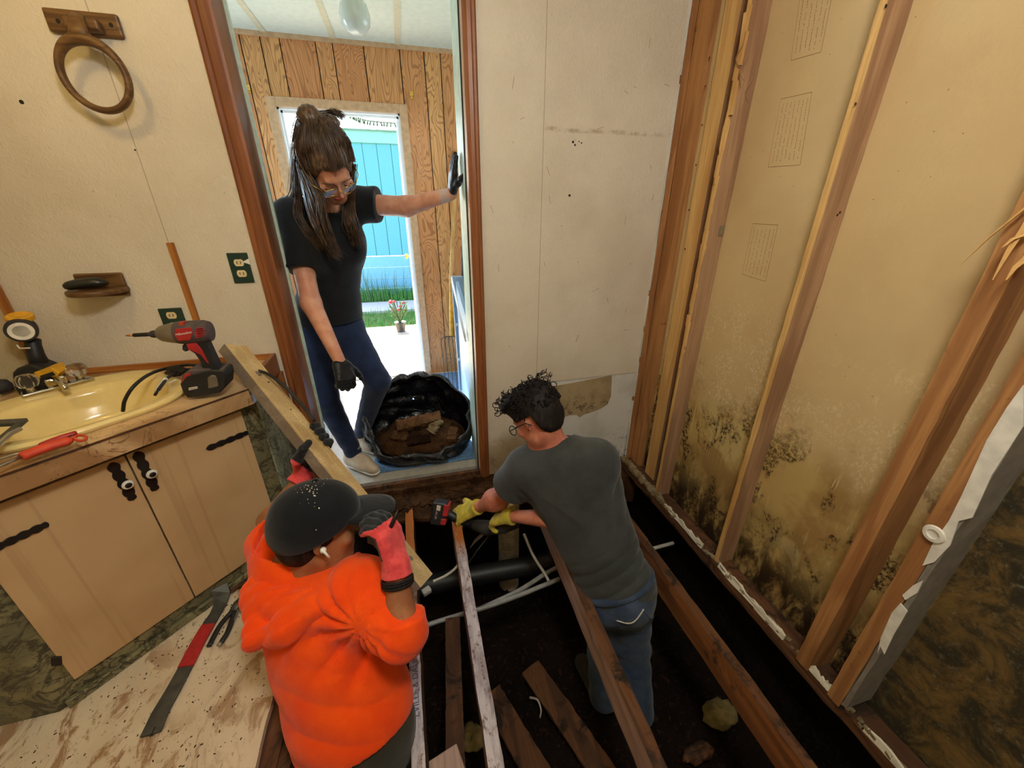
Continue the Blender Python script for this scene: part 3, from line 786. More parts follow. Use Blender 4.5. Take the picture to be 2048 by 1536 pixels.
# ------------------------------------------------------------------ yard
m = MB()
for k in range(13):
    y0 = 3.50+k*.142; m.box(-2.6, 1.6, y0, y0+.136, -.10, -.065)
struct(m.build('deck', 'deck_wood', bevel=.003))
m = MB(); m.grid(lambda u, v: (-14+u*28, 3.4+v*16, -.72+.02*mn.noise(Vector((u*40, v*25, 0)))), 80, 60); struct(m.build('ground_yard', 'yard', smooth=True))
m = MB(); m.box(-6, 6, 8.95, 9.95, -.75, -.67); struct(m.build('sidewalk', 'concrete'))
m = MB(); r = random.Random(4)
def blade(x, y, z, h, lean, w):
    a = r.uniform(0, 2*PI); d = V(math.cos(a), math.sin(a), 0); s = V(-d[1], d[0], 0)*w
    p0 = V(x, y, z); p1 = p0+V(0, 0, h*.55)+d*lean*.3; p2 = p0+V(0, 0, h)+d*lean
    m.add([p0-s, p0+s, p1+s*.7, p1-s*.7, p2], [(0, 1, 2, 3), (3, 2, 4)])
for i in range(5200):
    y = r.uniform(6.4, 8.9) if i % 2 else r.uniform(9.98, 10.28); x = r.uniform(-2.2, .6)
    blade(x, y, -.70, r.uniform(.05, .16) if i % 2 else r.uniform(.15, .42), r.uniform(0, .08), .006)
tag(m.build('grass', 'grass_green'), 'bright green grass growing in the yard beyond the deck', 'grass', kind='stuff')
m = MB()
for i in range(70):
    blade(r.uniform(-1.2, .5), r.uniform(9.95, 10.15), -.7, r.uniform(.55, 1.05), r.uniform(.05, .22), .008)
tag(m.build('weeds', 'weed_dark'), 'tall thin dark weeds standing against the teal house skirting', 'weeds', kind='stuff')
# neighbouring house
nb = thing('neighbor_house', 'teal panelled house with grey shingle roof seen through the open outer door', 'house', (0, 10.5, -.7))
m = MB(); x = -1.9
while x < 6: m.box(x+.006, x+.302, 10.50, 10.6, .35, 2.75); x += .308
m.box(-1.9, 6, 10.53, 11.4, .35, 2.75); m.build('siding', 'teal_siding', nb)
m = MB(); m.box(-1.95, 6, 10.46, 10.55, 2.74, 3.0); m.build('fascia', 'teal_light', nb)
m = MB()
for k in range(4): m.box(-1.9, 6, 10.44+.012*(k % 2), 10.5, -.7+k*.26, -.7+k*.26+.25)
m.build('skirting', 'skirt_teal', nb)
m = MB()
for k in range(26):
    y0 = 10.38+k*.14; z0 = 2.99+k*.075; xx = -2.0+((k*37) % 11)*.01
    while xx < 6:
        w = .30; m.prism([(xx, y0, z0), (xx, y0+.16, z0+.085), (xx, y0+.16, z0+.070), (xx, y0, z0-.018)], (w-.012, 0, 0)); xx += w
m.build('roof', 'shingle', nb)
# ------------------------------------------------------------------ floor joists
def joist(name, a, b, w, d, mats, label, cat='joist', group=None, zt=0.0, seed=1, axis_side=-1, ends=0.0):
    t = thing(name, label, cat, (a[0], a[1], zt-d), group)
    m = MB(); m.lumber((a[0], a[1], zt-d/2), (b[0], b[1], zt-d/2), w, d, (0, 0, 1), 60, .0016, seed, ends)
    for f in m.f:
        m.mi.append(0 if min(m.v[i][2] for i in f) > zt-.006 else 1)
    m.mi = m.mi[-len(m.f):]
    m.build('timber', list(mats), t); return t
JG = 'floor joists bared by the cut out floor'
jA = joist('floor_joist', (-.100, -1.25), (-.113, 1.58), .036, .14, ('painted_joist', 'joist_dark'), 'white painted joist with blue stencilled letters beside the orange shirt', group=JG, seed=1, ends=.01)
jB = joist('floor_joist', (.070, -1.25), (.106, 1.49), .042, .13, ('painted_joist', 'joist_side'), 'flaking white painted joist running free in the middle of the opening', group=JG, seed=2, ends=.01)
jC = joist('floor_joist', (.468, -1.25), (.556, 1.70), .040, .125, ('joist_dark', 'joist_side'), 'joist with pinkish pale side crossing in front of the blue jeans', group=JG, seed=3)
jD = joist('floor_joist', (.900, -1.25), (.915, 1.70), .036, .125, ('joist_dark', 'joist_wood'), 'orange brown joist between the blue jeans and the mouldy wall', group=JG, seed=4)
lj = joist('ground_beam', (-.06, .2), (.035, 1.14), .060, .05, ('joist_dark', 'joist_dark'), 'brown beam lying low in the crawl space between two white joists', 'beam', zt=-.25, seed=5)
m = MB(); m.obox((-.045, .62, -.225), (1, .25, 0), (-.25, 1, 0), (0, 0, 1), .055, .05, .022)
tag(m.build('wood_block', 'joist_side', bevel=.004), 'pale wood block resting on the low brown beam', 'wood block')
t = text_mesh('LVILLE & DAUBIEU-T', .026, (-.1085, .80, .0022), (0, 1, 0), (-1, 0, 0), 'stencil_lettering', 'stencil_ink', jA, .0003)
# pipes and ducts in the crawl space
def pipe(name, pts, r, mat, label, cat='pipe', group=None, n=24, seg=12):
    m = MB(); m.tube(smoothpath(pts, n), r, seg); o = m.build(name, mat, smooth=True); return tag(o, label, cat, group)
W1 = V(-.36, 1.10, -.285); E1 = at(1108, 1153, Z=-.25)
pipe('water_pipe', [W1, at(850, 1252, Z=-.28), at(1000, 1205, Z=-.27), E1+V(.02, -.02, 0)], .0105, 'pipe_grey', 'grey plastic water pipe, nearer of the two crossing the crawl space', n=30)
pipe('water_pipe', [at(960, 1218, Z=-.28), at(1040, 1180, Z=-.27), at(1108, 1138, Z=-.26), at(1180, 1112, Z=-.26)], .0105, 'pipe_grey', 'grey plastic water pipe, farther one merging behind the nearer pipe', n=30)
pipe('wire_bundle', [at(1048, 1068, Z=-.14), at(1066, 1110, Z=-.18), at(1088, 1145, Z=-.235), at(1102, 1170, Z=-.26)], [.007]*25, 'pvc_white', 'dirty white strap tied round the two grey water pipes', 'strap')
pipe('water_pipe', [V(.94, 1.24, -.25), V(1.22, 1.25, -.25)], .009, 'pvc_white', 'short pale pipe between the orange brown joist and the mouldy wall')
pipe('drain_pipe', [V(-.42, 1.50, -.44), V(.2, 1.47, -.43), V(.62, 1.44, -.42)], .052, 'pipe_black', 'thick black drain pipe running across the dark crawl space')
pipe('drain_pipe', [V(-.42, 1.72, -.16), V(.42, 1.66, -.15)], .018, 'pipe_black', 'thin black pipe running under the rotten doorway ledge')
m = MB(); c = V(.405, 1.60, 0)
pr = []; z = -.72
while z < -.05: pr += [(.056, z), (.0595, z+.006), (.056, z+.012)]; z += .024
m.lathe(pr, c, (0, 0, 1), 28); tag(m.build('flexible_duct', 'duct_cream', smooth=True), 'ribbed cream duct standing up out of the crawl space', 'duct')
pipe('cable_stub', [at(866, 1163, Z=-.05), at(890, 1152, Z=-.06), at(912, 1135, Z=-.07), at(925, 1110, Z=-.09)], .0055, 'pvc_white', 'short white cable end beside the foot of the long plank', 'cable')
m = MB(); q = at(853, 1182, Z=-.04); m.obox(q, (1, .5, 0), (-.5, 1, .2), (0, 0, 1), .018, .012, .010); tag(m.build('plastic_cap', 'putty_grey', bevel=.004), 'small grey plastic cap below the foot of the long plank', 'cap')
# debris on the dirt
def lump(name, c, r, mat, label, cat, seed=0, group=None, kind=None):
    R = random.Random(seed); m = MB()
    def fn(u, v):
        a = u*2*PI; b = -PI/2+v*PI; d = Vector((math.cos(a)*math.cos(b), math.sin(a)*math.cos(b), math.sin(b)))
        k = 1+.45*mn.noise(d*2.3+Vector((seed*3.1, 0, 0)))+.2*mn.noise(d*7+Vector((seed, 0, 0)))
        return (c[0]+d.x*r[0]*k, c[1]+d.y*r[1]*k, c[2]+d.z*r[2]*k)
    m.grid(fn, 22, 12, True); o = m.build(name, mat, smooth=True); return tag(o, label, cat, group, kind)
g = at(1440, 1428, Z=-.66); lump('insulation_scrap', g, (.075, .055, .03), 'insul', 'yellow insulation scrap lying in the dark near right bottom', 'insulation', 1)
g = at(1395, 1505, Z=-.68); lump('insulation_scrap', g, (.07, .03, .02), 'joist_dark', 'pale thin scrap on the dirt below the yellow insulation scrap', 'scrap', 2)
g = at(945, 1475, Z=-.66); lump('insulation_scrap', g, (.05, .045, .03), 'insul', 'tan foam chunk on the dirt beside the low brown beam', 'foam chunk', 3)
m = MB(); r = random.Random(31)
for i in range(420):
    x = r.uniform(-.4, 1.15); y = r.uniform(.3, 1.8); z = -.715+.035*mn.noise(Vector((x*3, y*3, 0))); a = r.uniform(0, PI); s = r.uniform(.004, .013)
    m.obox((x, y, z+.004), (math.cos(a), math.sin(a), r.uniform(-.4, .4)), (-math.sin(a), math.cos(a), 0), (0, 0, 1), s*r.uniform(1, 2.4), s*.6, s*.4)
tag(m.build('rubble', 'rim_dirt'), 'scattered brown wood chips and crumbs on the crawl space dirt', 'rubble', kind='stuff')
pipe('twig', [at(1060, 1395, Z=-.69), at(1075, 1400, Z=-.66), at(1082, 1420, Z=-.68), at(1080, 1436, Z=-.69)], [.005-.0001*i for i in range(25)], 'duct_cream', 'small curved pale root lying on the dirt under the joists', 'root')
for i, (a, b) in enumerate((((980, 1385), (1130, 1640)), ((1060, 1335), (1235, 1585)))):
    m = MB(); m.lumber(at(*a, Z=-.66), at(*b, Z=-.66), .10, .02, (0, 0, 1), 20, .003, 40+i)
    tag(m.build('scrap_board', 'joist_dark'), ('old dark board on the dirt, left of two lying side by side', 'old dark board on the dirt, right of two lying side by side')[i], 'board')
# ------------------------------------------------------------------ corner vanity
S2 = .70710678
def F(t, n, z): return V((t+n)*S2, (t-n)*S2, z)
def atN(x, y, n):
    d = ray(x, y); nv = V(S2, -S2, 0); k = (n-_C@nv)/(d@nv); return _C+k*d
van = thing('vanity_cabinet', 'angled corner vanity cabinet with tan doors and green marbled panels', 'cabinet', (-1.05, 1.35, 0))
NB, ND = -1.4885, -1.4743
m = MB(); poly = [(-.602, 1.745), (-.602, 1.503), (-1.135, .970), (XL+.005, .970), (XL+.005, 1.745)]
m = MB()
for i in range(5):
    (x0, y0), (x1, y1) = poly[i], poly[(i+1) % 5]; m.add([(x0, y0, 0), (x1, y1, 0), (x1, y1, .728), (x0, y0, .728)], [(0, 1, 2, 3)])
bd = m.build('body', 'green_marble', van)
m = MB(); m.box(-.6015, -.597, 1.500, 1.745, .0, .73); m.build('side_panel', 'teal_marble', van)
m = MB(); m.prism([F(-.10, NB+.004, 0), F(.60, NB+.004, 0), F(.60, NB+.018, 0), F(-.10, NB+.018, 0)], (0, 0, .030)); m.build('base_moulding', 'green_marble', van, bevel=.003)
m = MB(); m.prism([F(-.09, NB, .70), F(.62, NB, .70), F(.62, NB+.006, .70), F(-.09, NB+.006, .70)], (0, 0, .03)); m.build('dark_reveal', 'slot_dark', van)
def vdoor(t0, t1, lab):
    c = F((t0+t1)/2, ND-.006, .39); e = thing('door_root', '', '', c); bpy.data.objects.remove(e)
    m = MB(); m.prism([F(t0, NB, .082), F(t1, NB, .082), F(t1, ND, .082), F(t0, ND, .082)], (0, 0, .616))
    return m.build('door', 'vanity_door', van, bevel=.002)
d1 = vdoor(-.062, .2485, ''); d2 = vdoor(.2525, .575, '')
def strap(c0, c1, w, par, name, seed=0):       # wrought iron scalloped plate on the door face
    a = np.array(c0, float); b = np.array(c1, float); d = nrm(b-a); nv = V(S2, -S2, 0); s = nrm(np.cross(nv, d)); L = np.linalg.norm(b-a)
    up = []; dn = []; n = 44
    for i in range(n+1):
        t = i/n; k = w*(.62+.38*abs(math.sin(t*PI*4.5)))*(1 if .08 < t < .92 else (.55+.9*min(t, 1-t)/.08*.5))
        if i in (0, n): k = w*.12
        up.append(a+d*L*t+s*k); dn.append(a+d*L*t-s*k)
    m = MB(); m.prism(up+dn[::-1], nv*.005); o = m.build(name, 'black_iron', par, bevel=.0008)
    return o
strap(atN(412, 898, ND), atN(496, 864, ND), .011, d2, 'hinge_strap')
strap(atN(-20, 1100, ND), atN(97, 1046, ND), .011, d1, 'hinge_strap')
for par, a, b, k in ((d1, (222, 925), (266, 999), (250, 965)), (d2, (272, 903), (311, 980), (298, 944))):
    strap(atN(*a, ND), atN(*b, ND), .014, par, 'handle_plate')
    m = MB(); c = atN(*k, ND); nv = V(S2, -S2, 0)
    m.lathe([(.005, 0), (.005, .012), (.012, .015), (.0145, .021), (.012, .026), (.008, .027)], c, nv, 20); m.build('knob', 'white_ceramic', par, smooth=True)
    m = MB(); m.lathe([(.0085, .027), (.007, .029), (.003, .0295), (0, .0295)], c, nv, 16); m.build('knob_boss', 'black_iron', par, smooth=True)
m = MB(); c = at(113, 1322, Y=.9695); m.obox(c, (.35, 0, 1), (1, 0, -.35), (0, 1, 0), .016, .010, .003); m.build('latch_hole', 'slot_dark', van)
# counter
ct = thing('countertop', 'brown marbled laminate countertop with oak edging around a cream basin', 'countertop', (-1.0, 1.4, .73))
SC_T, SC_N = .255, -1.735
def sup(t, a, b, p, tc, nc, z):
    c, s = math.cos(t), math.sin(t)
    return F(tc+a*math.copysign(abs(c)**(2/p), c), nc+b*math.copysign(abs(s)**(2/p), s), z)
outer = [(-.579, 1.748), (-.579, 1.431), (-1.075, .935), (XL+.003, .935), (XL+.003, 1.748)]
m = MB(); NH = 64
hole = [sup(2*PI*k/NH, .232, .215, 2.6, SC_T, SC_N, .79) for k in range(NH)]
bmx = bmesh.new()
ov = [bmx.verts.new((x, y, .79)) for x, y in outer]; hv = [bmx.verts.new(tuple(p)) for p in hole]
es = [bmx.edges.new((ov[i], ov[(i+1) % len(ov)])) for i in range(len(ov))]+[bmx.edges.new((hv[i], hv[(i+1) % NH])) for i in range(NH)]
bmesh.ops.triangle_fill(bmx, edges=es, use_beauty=True)
bmx.verts.index_update(); m.add([tuple(v.co) for v in bmx.verts], [[v.index for v in f.verts] for f in bmx.faces]); bmx.free()
m.build('slab', 'counter_marble', ct)
m = MB()
for i in range(5):
    (x0, y0), (x1, y1) = outer[i], outer[(i+1) % 5]
    m.add([(x0, y0, .728), (x1, y1, .728), (x1, y1, .79), (x0, y0, .79)], [(0, 1, 2, 3)])
m.build('edge_band', 'counter_marble', ct)
m = MB(); m.prism([F(-.20, -1.4215, .784), F(.61, -1.4215, .784), F(.61, -1.4190, .784), F(-.20, -1.4190, .784)], (0, 0, .0055)); m.build('edge_seam', 'joist_dark', ct)
m = MB(); m.box(XL+.004, -.585, 1.734, 1.748, .79, .812); m.build('back_edging', 'trim_oak_h', ct, bevel=.003)
m = MB(); m.box(-.590, -.572, 1.56, 1.748, .728, .812); m.build('side_edging', 'casing_wood', ct, bevel=.003)
m = MB(); m.box(-.598, -.562, 1.728, 1.748, .0, .73); struct(m.build('trim_10', 'casing_wood', bevel=.003))
# cream basin
sk = thing('sink_basin', 'cream oval sink basin with shell shaped rim in corner countertop', 'sink', F(SC_T, SC_N, .66))
rings = [(.246, .236, .791, 3.0, 0), (.250, .240, .800, 3.0, 0), (.244, .234, .8085, 2.9, 0), (.222, .205, .806, 2.6, .008), (.208, .176, .800, 2.5, .022), (.200, .166, .788, 2.4, .026),
         (.190, .155, .745, 2.3, .026), (.165, .130, .700, 2.2, .022), (.110, .085, .672, 2, .012), (.035, .030, .662, 2, 0), (.001, .001, .661, 2, 0)]
def bas(u, v):
    k = v*(len(rings)-1); i = min(int(k), len(rings)-2); w = k-i; A = rings[i]; B = rings[i+1]
    a, b, z, p, sh = [A[j]*(1-w)+B[j]*w for j in range(5)]
    sc = 1+.012*math.cos(u*2*PI*9)*(1 if .2 < v < .5 else 0)
    return sup(u*2*PI, a*sc, b*sc, p, SC_T, SC_N+sh, z)
m = MB(); m.grid(bas, 96, 41, True); m.build('bowl', 'sink_cream', sk, smooth=True)
m = MB(); m.lathe([(.030, .664), (.026, .667), (.018, .665), (0, .664)], F(SC_T, SC_N, 0), (0, 0, 1), 20); m.build('drain', 'chrome', sk, smooth=True)
# faucet
FT, FN = .257, -1.945
fa = thing('faucet', 'chrome centerset faucet with two clear acrylic knobs on the cream basin', 'faucet', F(FT, FN, .806))
m = MB(); m.prism([F(FT-.088, FN+.024, .804), F(FT+.088, FN+.024, .804), F(FT+.080, FN-.026, .804), F(FT-.080, FN-.026, .804)], (0, 0, .016)); m.build('base_plate', 'chrome', fa, bevel=.005)
m = MB(); m.prism([F(FT-.026, FN+.016, .818), F(FT+.026, FN+.016, .818), F(FT+.020, FN-.02, .818), F(FT-.020, FN-.02, .818)], (0, 0, .030)); m.build('spout_body', 'chrome', fa, bevel=.006)
m = MB(); p0 = F(FT, FN, .84); m.tube([p0, F(FT, FN+.05, .846), F(FT, FN+.095, .836), F(FT, FN+.105, .822)], [.012, .011, .010, .009], 14, flat=.7); m.build('spout', 'chrome', fa, smooth=True)
for s in (-1, 1):
    c = F(FT+s*.058, FN, .818); m = MB(); m.lathe([(.012, 0), (.010, .014), (.010, .018)], c, (0, 0, 1), 16); st = m.build('stem', 'chrome', fa, smooth=True)
    m = MB()
    def kn(u, v, c=c):
        a = u*2*PI; prof = [(.010, 0), (.021, .004), (.0265, .018), (.025, .032), (.018, .042), (.006, .045), (.0005, .045)]
        k = v*6; i = min(int(k), 5); w = k-i; r_ = prof[i][0]*(1-w)+prof[i+1][0]*w; h = prof[i][1]*(1-w)+prof[i+1][1]*w
        r_ *= 1+.06*math.cos(a*8); return c+V(math.cos(a)*r_, math.sin(a)*r_, h+.014)
    m.grid(kn, 48, 13, True); m.build('knob', 'clear_acrylic', fa, smooth=True)
# work light with battery, standing behind the faucet
wl = thing('work_light', 'black and yellow cordless work light standing behind the chrome faucet', 'work light', (-1.29, 1.60, .80))
yp = 1.60
def P2(px, py, Y=yp): return at(px, py, Y=Y)
m = MB(); b = [P2(42, 745), P2(42, 738), P2(50, 730), P2(78, 722), P2(105, 733), P2(116, 745), P2(118, 768), P2(60, 790), P2(44, 765)]
m.prism([p+V(0, -.035, 0) for p in b], (0, .07, 0)); m.build('battery', 'black_plastic', wl, bevel=.006)
m = MB(); b = [P2(66, 745, yp-.037), P2(100, 734, yp-.037), P2(118, 746, yp-.037), P2(112, 756, yp-.037), P2(72, 757, yp-.037)]; m.prism(b, (0, .05, 0)); m.build('battery_collar', 'yellow_tool', wl, bevel=.003)
m = MB(); b = [P2(79, 752, yp-.040), P2(104, 744, yp-.040), P2(110, 750, yp-.040), P2(84, 758, yp-.040)]; m.prism(b, (0, .004, 0)); m.build('battery_label', 'black_plastic', wl)
m = MB(); m.tube([P2(78, 738)+V(0, .012, 0), P2(66, 712)+V(0, .012, 0), P2(56, 694)+V(0, .02, 0), P2(50, 684)+V(0, .03, 0)], [.026, .021, .020, .020], 14); m.build('handle', 'black_plastic', wl, smooth=True)
m = MB(); m.tube([P2(34, 690, yp-.02), P2(40, 697, yp-.024), P2(60, 696, yp-.024)], .0025, 6); m.build('trigger_guard', 'label_white', wl)
hc = P2(43, 660, yp); hd = nrm(V(.50, -.80, -.05)); m = MB()
m.lathe([(.020, -.055), (.034, -.045), (.037, -.01), (.037, .012), (.033, .018), (.029, .018), (.028, .010), (0, .008)], hc, hd, 28); m.build('head', 'dark_rubber', wl, smooth='auto')
m = MB(); m.lathe([(.029, .0165), (.029, .019), (.021, .018), (.019, .009), (.008, .004), (0, .004)], hc, hd, 28); m.build('reflector', 'chrome', wl, smooth=True)
m = MB(); m.lathe([(.0285, .019), (.0285, .0205), (.019, .0205), (.019, .019)], hc, hd, 28); m.build('bezel', 'white_paint', wl, smooth='auto')
m = MB(); m.lathe([(.028, .020), (.033, .024), (.033, .038), (.028, .042)], hc+V(-.012, .035, .004), nrm(V(.1, -.2, 1)), 24); m.build('swivel_collar', 'yellow_tool', wl, smooth='auto')
# impact driver
YD = 1.40
dr = thing('impact_driver', 'red and grey cordless impact driver with long bit standing on countertop', 'impact driver', at(408, 795, Y=YD))
def D(px, py, dy=0): return at(px, py, Y=YD+dy)
def slab(par, pts, th, mat, name, bev=.003, dy=0, smooth=False):
    m = MB(); m.prism([D(x, y, dy-th/2) for x, y in pts], (0, th, 0)); return m.build(name, mat, par, bevel=bev, bseg=3)
slab(dr, [(359, 768), (365, 785), (374, 797), (396, 794), (440, 786), (451, 774), (452, 752), (448, 742), (420, 740), (372, 752)], .072, 'black_plastic', 'battery', .005)
slab(dr, [(361, 765), (366, 748), (382, 740), (412, 739), (446, 741), (450, 752), (412, 765), (364, 769)], .066, 'tool_grit', 'foot', .006)
slab(dr, [(363, 764), (368, 750), (380, 745), (384, 762), (366, 768)], .070, 'tool_red', 'foot_accent', .002)
slab(dr, [(386, 757), (412, 752), (412, 762), (386, 767)], .071, 'tool_red', 'foot_accent', .001)
slab(dr, [(414, 756), (421, 751), (430, 751), (434, 757), (437, 773), (416, 778)], .080, 'tool_grey', 'belt_clip', .003)
lb = slab(dr, [(377, 776), (394, 773), (395, 777), (378, 781)], .0755, 'label_white', 'battery_label', 0)
# housing
slab(dr, [(390, 672), (408, 664), (414, 690), (424, 712), (436, 736), (440, 744), (400, 746), (404, 738), (398, 722), (388, 708), (372, 698), (364, 690), (366, 680)], .040, 'black_plastic', 'grip', .009)
slab(dr, [(372, 688), (392, 686), (404, 700), (418, 728), (414, 726), (400, 710), (388, 704), (376, 700)], .044, 'tool_red', 'grip_accent', .003)
slab(dr, [(364, 690), (374, 694), (376, 702), (370, 704), (364, 700)], .018, 'dark_rubber', 'trigger', .003)
m = MB(); ax0 = D(424, 662); ax1 = D(312, 668); dv = nrm(ax1-ax0); L = np.linalg.norm(ax1-ax0)
m.lathe([(.020, 0), (.031, .004), (.036, .018), (.036, L*.55), (.034, L*.62)], ax0, dv, 24); m.build('motor_housing', 'tool_grit', dr, smooth='auto')
m = MB(); m.lathe([(.034, L*.60), (.031, L*.72), (.024, L*.90), (.017, L*.96), (.011, L*.97)], ax0, dv, 24); m.build('gear_case', 'tool_grey', dr, smooth='auto')
m = MB(); m.lathe([(.010, L*.96), (.0115, L*.98), (.0115, L*1.05), (.009, L*1.09)], ax0, dv, 16); m.build('chuck', 'dark_rubber', dr, smooth='auto')
m = MB(); m.tube([ax0+dv*L*1.08, ax0+dv*L*1.14, ax0+dv*L*1.38, ax0+dv*L*1.40], [.005, .0065, .006, .003], 8); m.build('bit_holder', 'black_iron', dr, smooth=True)
m = MB(); m.tube([ax0+dv*L*1.39, ax0+dv*L*1.48, ax0+dv*L*1.52], [.003, .003, .001], 8); m.build('bit', 'copper_bit', dr, smooth=True)
fw = -.0375                                    # brand panel and vents on the side that faces the room
slab(dr, [(350, 658), (382, 655), (386, 666), (380, 680), (357, 682), (349, 670)], .002, 'tool_red', 'side_panel', .0005, fw+.001)
slab(dr, [(392, 656), (404, 654), (409, 660), (408, 672), (393, 677), (390, 668)], .002, 'tool_red', 'vent_panel', .0005, fw+.001)
for k in range(4):
    m = MB(); m.tube([D(394, 659+k*4.6, fw-.001), D(406, 657+k*4.6, fw-.001)], .0012, 5); m.build('vent_slot', 'slot_dark', dr)
text_mesh('Milwaukee', .0105, D(367, 667, fw-.0016), nrm(D(382, 662, 0)-D(350, 668, 0)), (0, 0, 1), 'logo', 'label_white', dr, .0004, shear=.2)
slab(dr, [(357, 646), (366, 644), (368, 650), (358, 652)], .020, 'orange_grip', 'warning_sticker', .0005, -.012)
text_mesh('REDLITHIUM', .0036, D(386, 777, -.0385), nrm(D(394, 773, 0)-D(377, 777, 0)), (0, 0, 1), 'battery_text', 'slot_dark', dr, .0002)
# black cable with white tag, coiled over the basin edge
cb = thing('black_cable', 'black rubber cable with white tag looping over sink and behind plank', 'cable', at(330, 745, Z=.80))
m = MB(); pts = [at(246, 822, Z=.76), at(250, 800, Z=.80), at(268, 772, Z=.84), at(300, 748, Z=.84), at(340, 735, Z=.83), at(380, 730, Z=.81), at(430, 735, Z=.80), at(470, 742, Z=.80), at(520, 742, Z=.83), at(560, 765, Y=1.42), at(600, 805, Y=1.36), at(628, 842, Y=1.30)]
m.tube(smoothpath(pts, 70), .0055, 8); m.build('cord', 'pipe_black', cb, smooth=True)
m = MB(); m.tube(smoothpath([at(310, 790, Z=.80), at(322, 772, Z=.83), at(340, 752, Z=.83), at(365, 740, Z=.82), at(400, 738, Z=.80)], 20), .005, 8); m.build('cord', 'pipe_black', cb, smooth=True)
m = MB(); m.tube([at(314, 783, Z=.815), at(331, 758, Z=.835)], .008, 8); m.build('tag_label', 'label_white', cb)
m = MB(); m.obox(at(345, 762, Z=.825), (1, .5, .2), (-.4, 1, 0), (0, 0, 1), .012, .008, .0006); m.build('paper_flag', 'label_white', cb)
lump('cable_clamp', at(352, 742, Z=.825), (.030, .022, .018), 'dark_rubber', 'dark knotted rubber clamp lying behind the impact driver', 'clamp', 8)
# grips on the counter's front edge
def grip_tool(name, label, pts, rad, mat, extra):
    t = thing(name, label, 'hand tool', pts[0]); m = MB(); m.tube(smoothpath(pts, 20), rad, 12, flat=.7); m.build('grip', mat, t, smooth=True); extra(t); return t
zc = .818
def ex1(t):
    m = MB(); m.tube([at(40, 914, Z=zc), at(0, 932, Z=zc), at(-60, 955, Z=zc)], [.007, .006, .005], 8, flat=.5); m.build('shaft', 'steel', t, smooth=True)
    m = MB(); q = [at(148+10*math.cos(a)*1.2, 878+5.5*math.sin(a), Z=zc) for a in np.linspace(0, 2*PI, 17)]; q = [p+(at(161, 876, Z=zc)-at(148, 878, Z=zc)) for p in q]; m.tube(q, .0035, 6, cap=False); m.build('hang_loop', 'orange_grip', t, smooth=True)
grip_tool('scraper', 'orange gripped scraper with hanging loop on counter front edge', [at(42, 914, Z=zc), at(70, 903, Z=zc), at(110, 889, Z=zc), at(146, 879, Z=zc)], [.012]+[.0155]*18+[.012, .008], 'orange_grip', ex1)
def ex2(t):
    m = MB(); m.tube([at(80, 896, Z=zc), at(30, 908, Z=zc), at(-40, 930, Z=zc)], [.005, .005, .005], 8, flat=.5); m.build('shaft', 'steel', t, smooth=True)
grip_tool('screwdriver', 'darker red gripped tool lying just behind the orange scraper', [at(80, 891, Z=zc), at(115, 877, Z=zc), at(154, 865, Z=zc)], [.007]+[.0085]*19+[.006], 'tool_red', ex2)
sq = thing('angle_square', 'grey metal triangular square resting on left rim of basin', 'square', at(20, 862, Z=.82))
m = MB(); A, B_, C_ = at(58, 842, Z=.826), at(-45, 848, Z=.826), at(-45, 930, Z=.826); c = (A+B_+C_)/3
ip = [c+(p-c)*.62 for p in (A, B_, C_)]
for i in range(3):
    j = (i+1) % 3; O = (A, B_, C_); m.prism([O[i], O[j], ip[j], ip[i]], (0, 0, .010))
m.build('frame', 'iron_dark', sq, bevel=.001)
m = MB(); m.tube([at(-20, 905, Z=.822), at(20, 868, Z=.84), at(40, 858, Z=.838)], .006, 8); m.build('bar', 'steel', sq)
m = MB(); m.lathe([(.024, 0), (.026, .02), (.02, .035), (.008, .040)], at(8, 782, Z=.80), (0, 0, 1), 18); tag(m.build('drain_stopper', 'dark_rubber', smooth=True), 'small dark round stopper on sink rim at left', 'stopper')
# ------------------------------------------------------------------ wall fittings
def wall_plate(px_corners, th, mat, name, par, Y=YB, bev=.002):
    m = MB(); q = [at(x, y, Y=Y) for x, y in px_corners]; m.prism(q, (0, -th, 0)); return m.build(name, mat, par, bevel=bev)
tr = thing('towel_ring', 'dark oak towel ring hanging from oak plate high on cream wall', 'towel ring', at(172, 45, Y=YB))
q = at(88, 17, Y=YB); q2 = at(255, 80, Y=YB)
xa, xb, za, zb = q[0], at(246, 55, Y=YB)[0], q2[2], q[2]
m = MB(); m.box(xa, xb, YB-.016, YB, za, zb); m.build('plate', 'oak_dark', tr, bevel=.006)
for px in ((116, 42), (222, 50)):
    m = MB(); m.lathe([(.006, 0), (.004, .001)], at(*px, Y=YB-.016), (0, -1, 0), 10); m.build('screw_hole', 'slot_dark', tr)
m = MB(); c = at(178, 50, Y=YB-.03); m.box(c[0]-.055, c[0]+.028, YB-.045, YB-.012, c[2]-.016, c[2]+.014); m.build('block', 'oak_dark', tr, bevel=.006)
YR = YB-.062; c = at(190, 152, Y=YR); rr = .086
m = MB(); ring = []
for k in range(49):
    a = PI/2+2*PI*k/48; ring.append(c+V(math.cos(a)*rr*.93, 0, math.sin(a)*rr))
rad = [.0125+.0075*max(0, math.cos(2*PI*k/48))**3 for k in range(49)]
m.tube(ring, rad, 14, cap=False, flat=.75)
top = c+V(0, 0, rr)
m.tube([top+V(0, 0, -.006), top+V(0, .0, .022), top+V(0, .006, .045), top+V(0, .018, .058)], [.032, .023, .019, .016], 14, flat=.6)
m.build('ring', 'oak_dark', tr, smooth=True)
sd = thing('soap_dish', 'oak wall soap dish shelf holding a black oblong object', 'soap dish', at(200, 580, Y=YB))
p0 = at(150, 550, Y=YB); p1 = at(262, 590, Y=YB); p2 = at(246, 545, Y=YB)
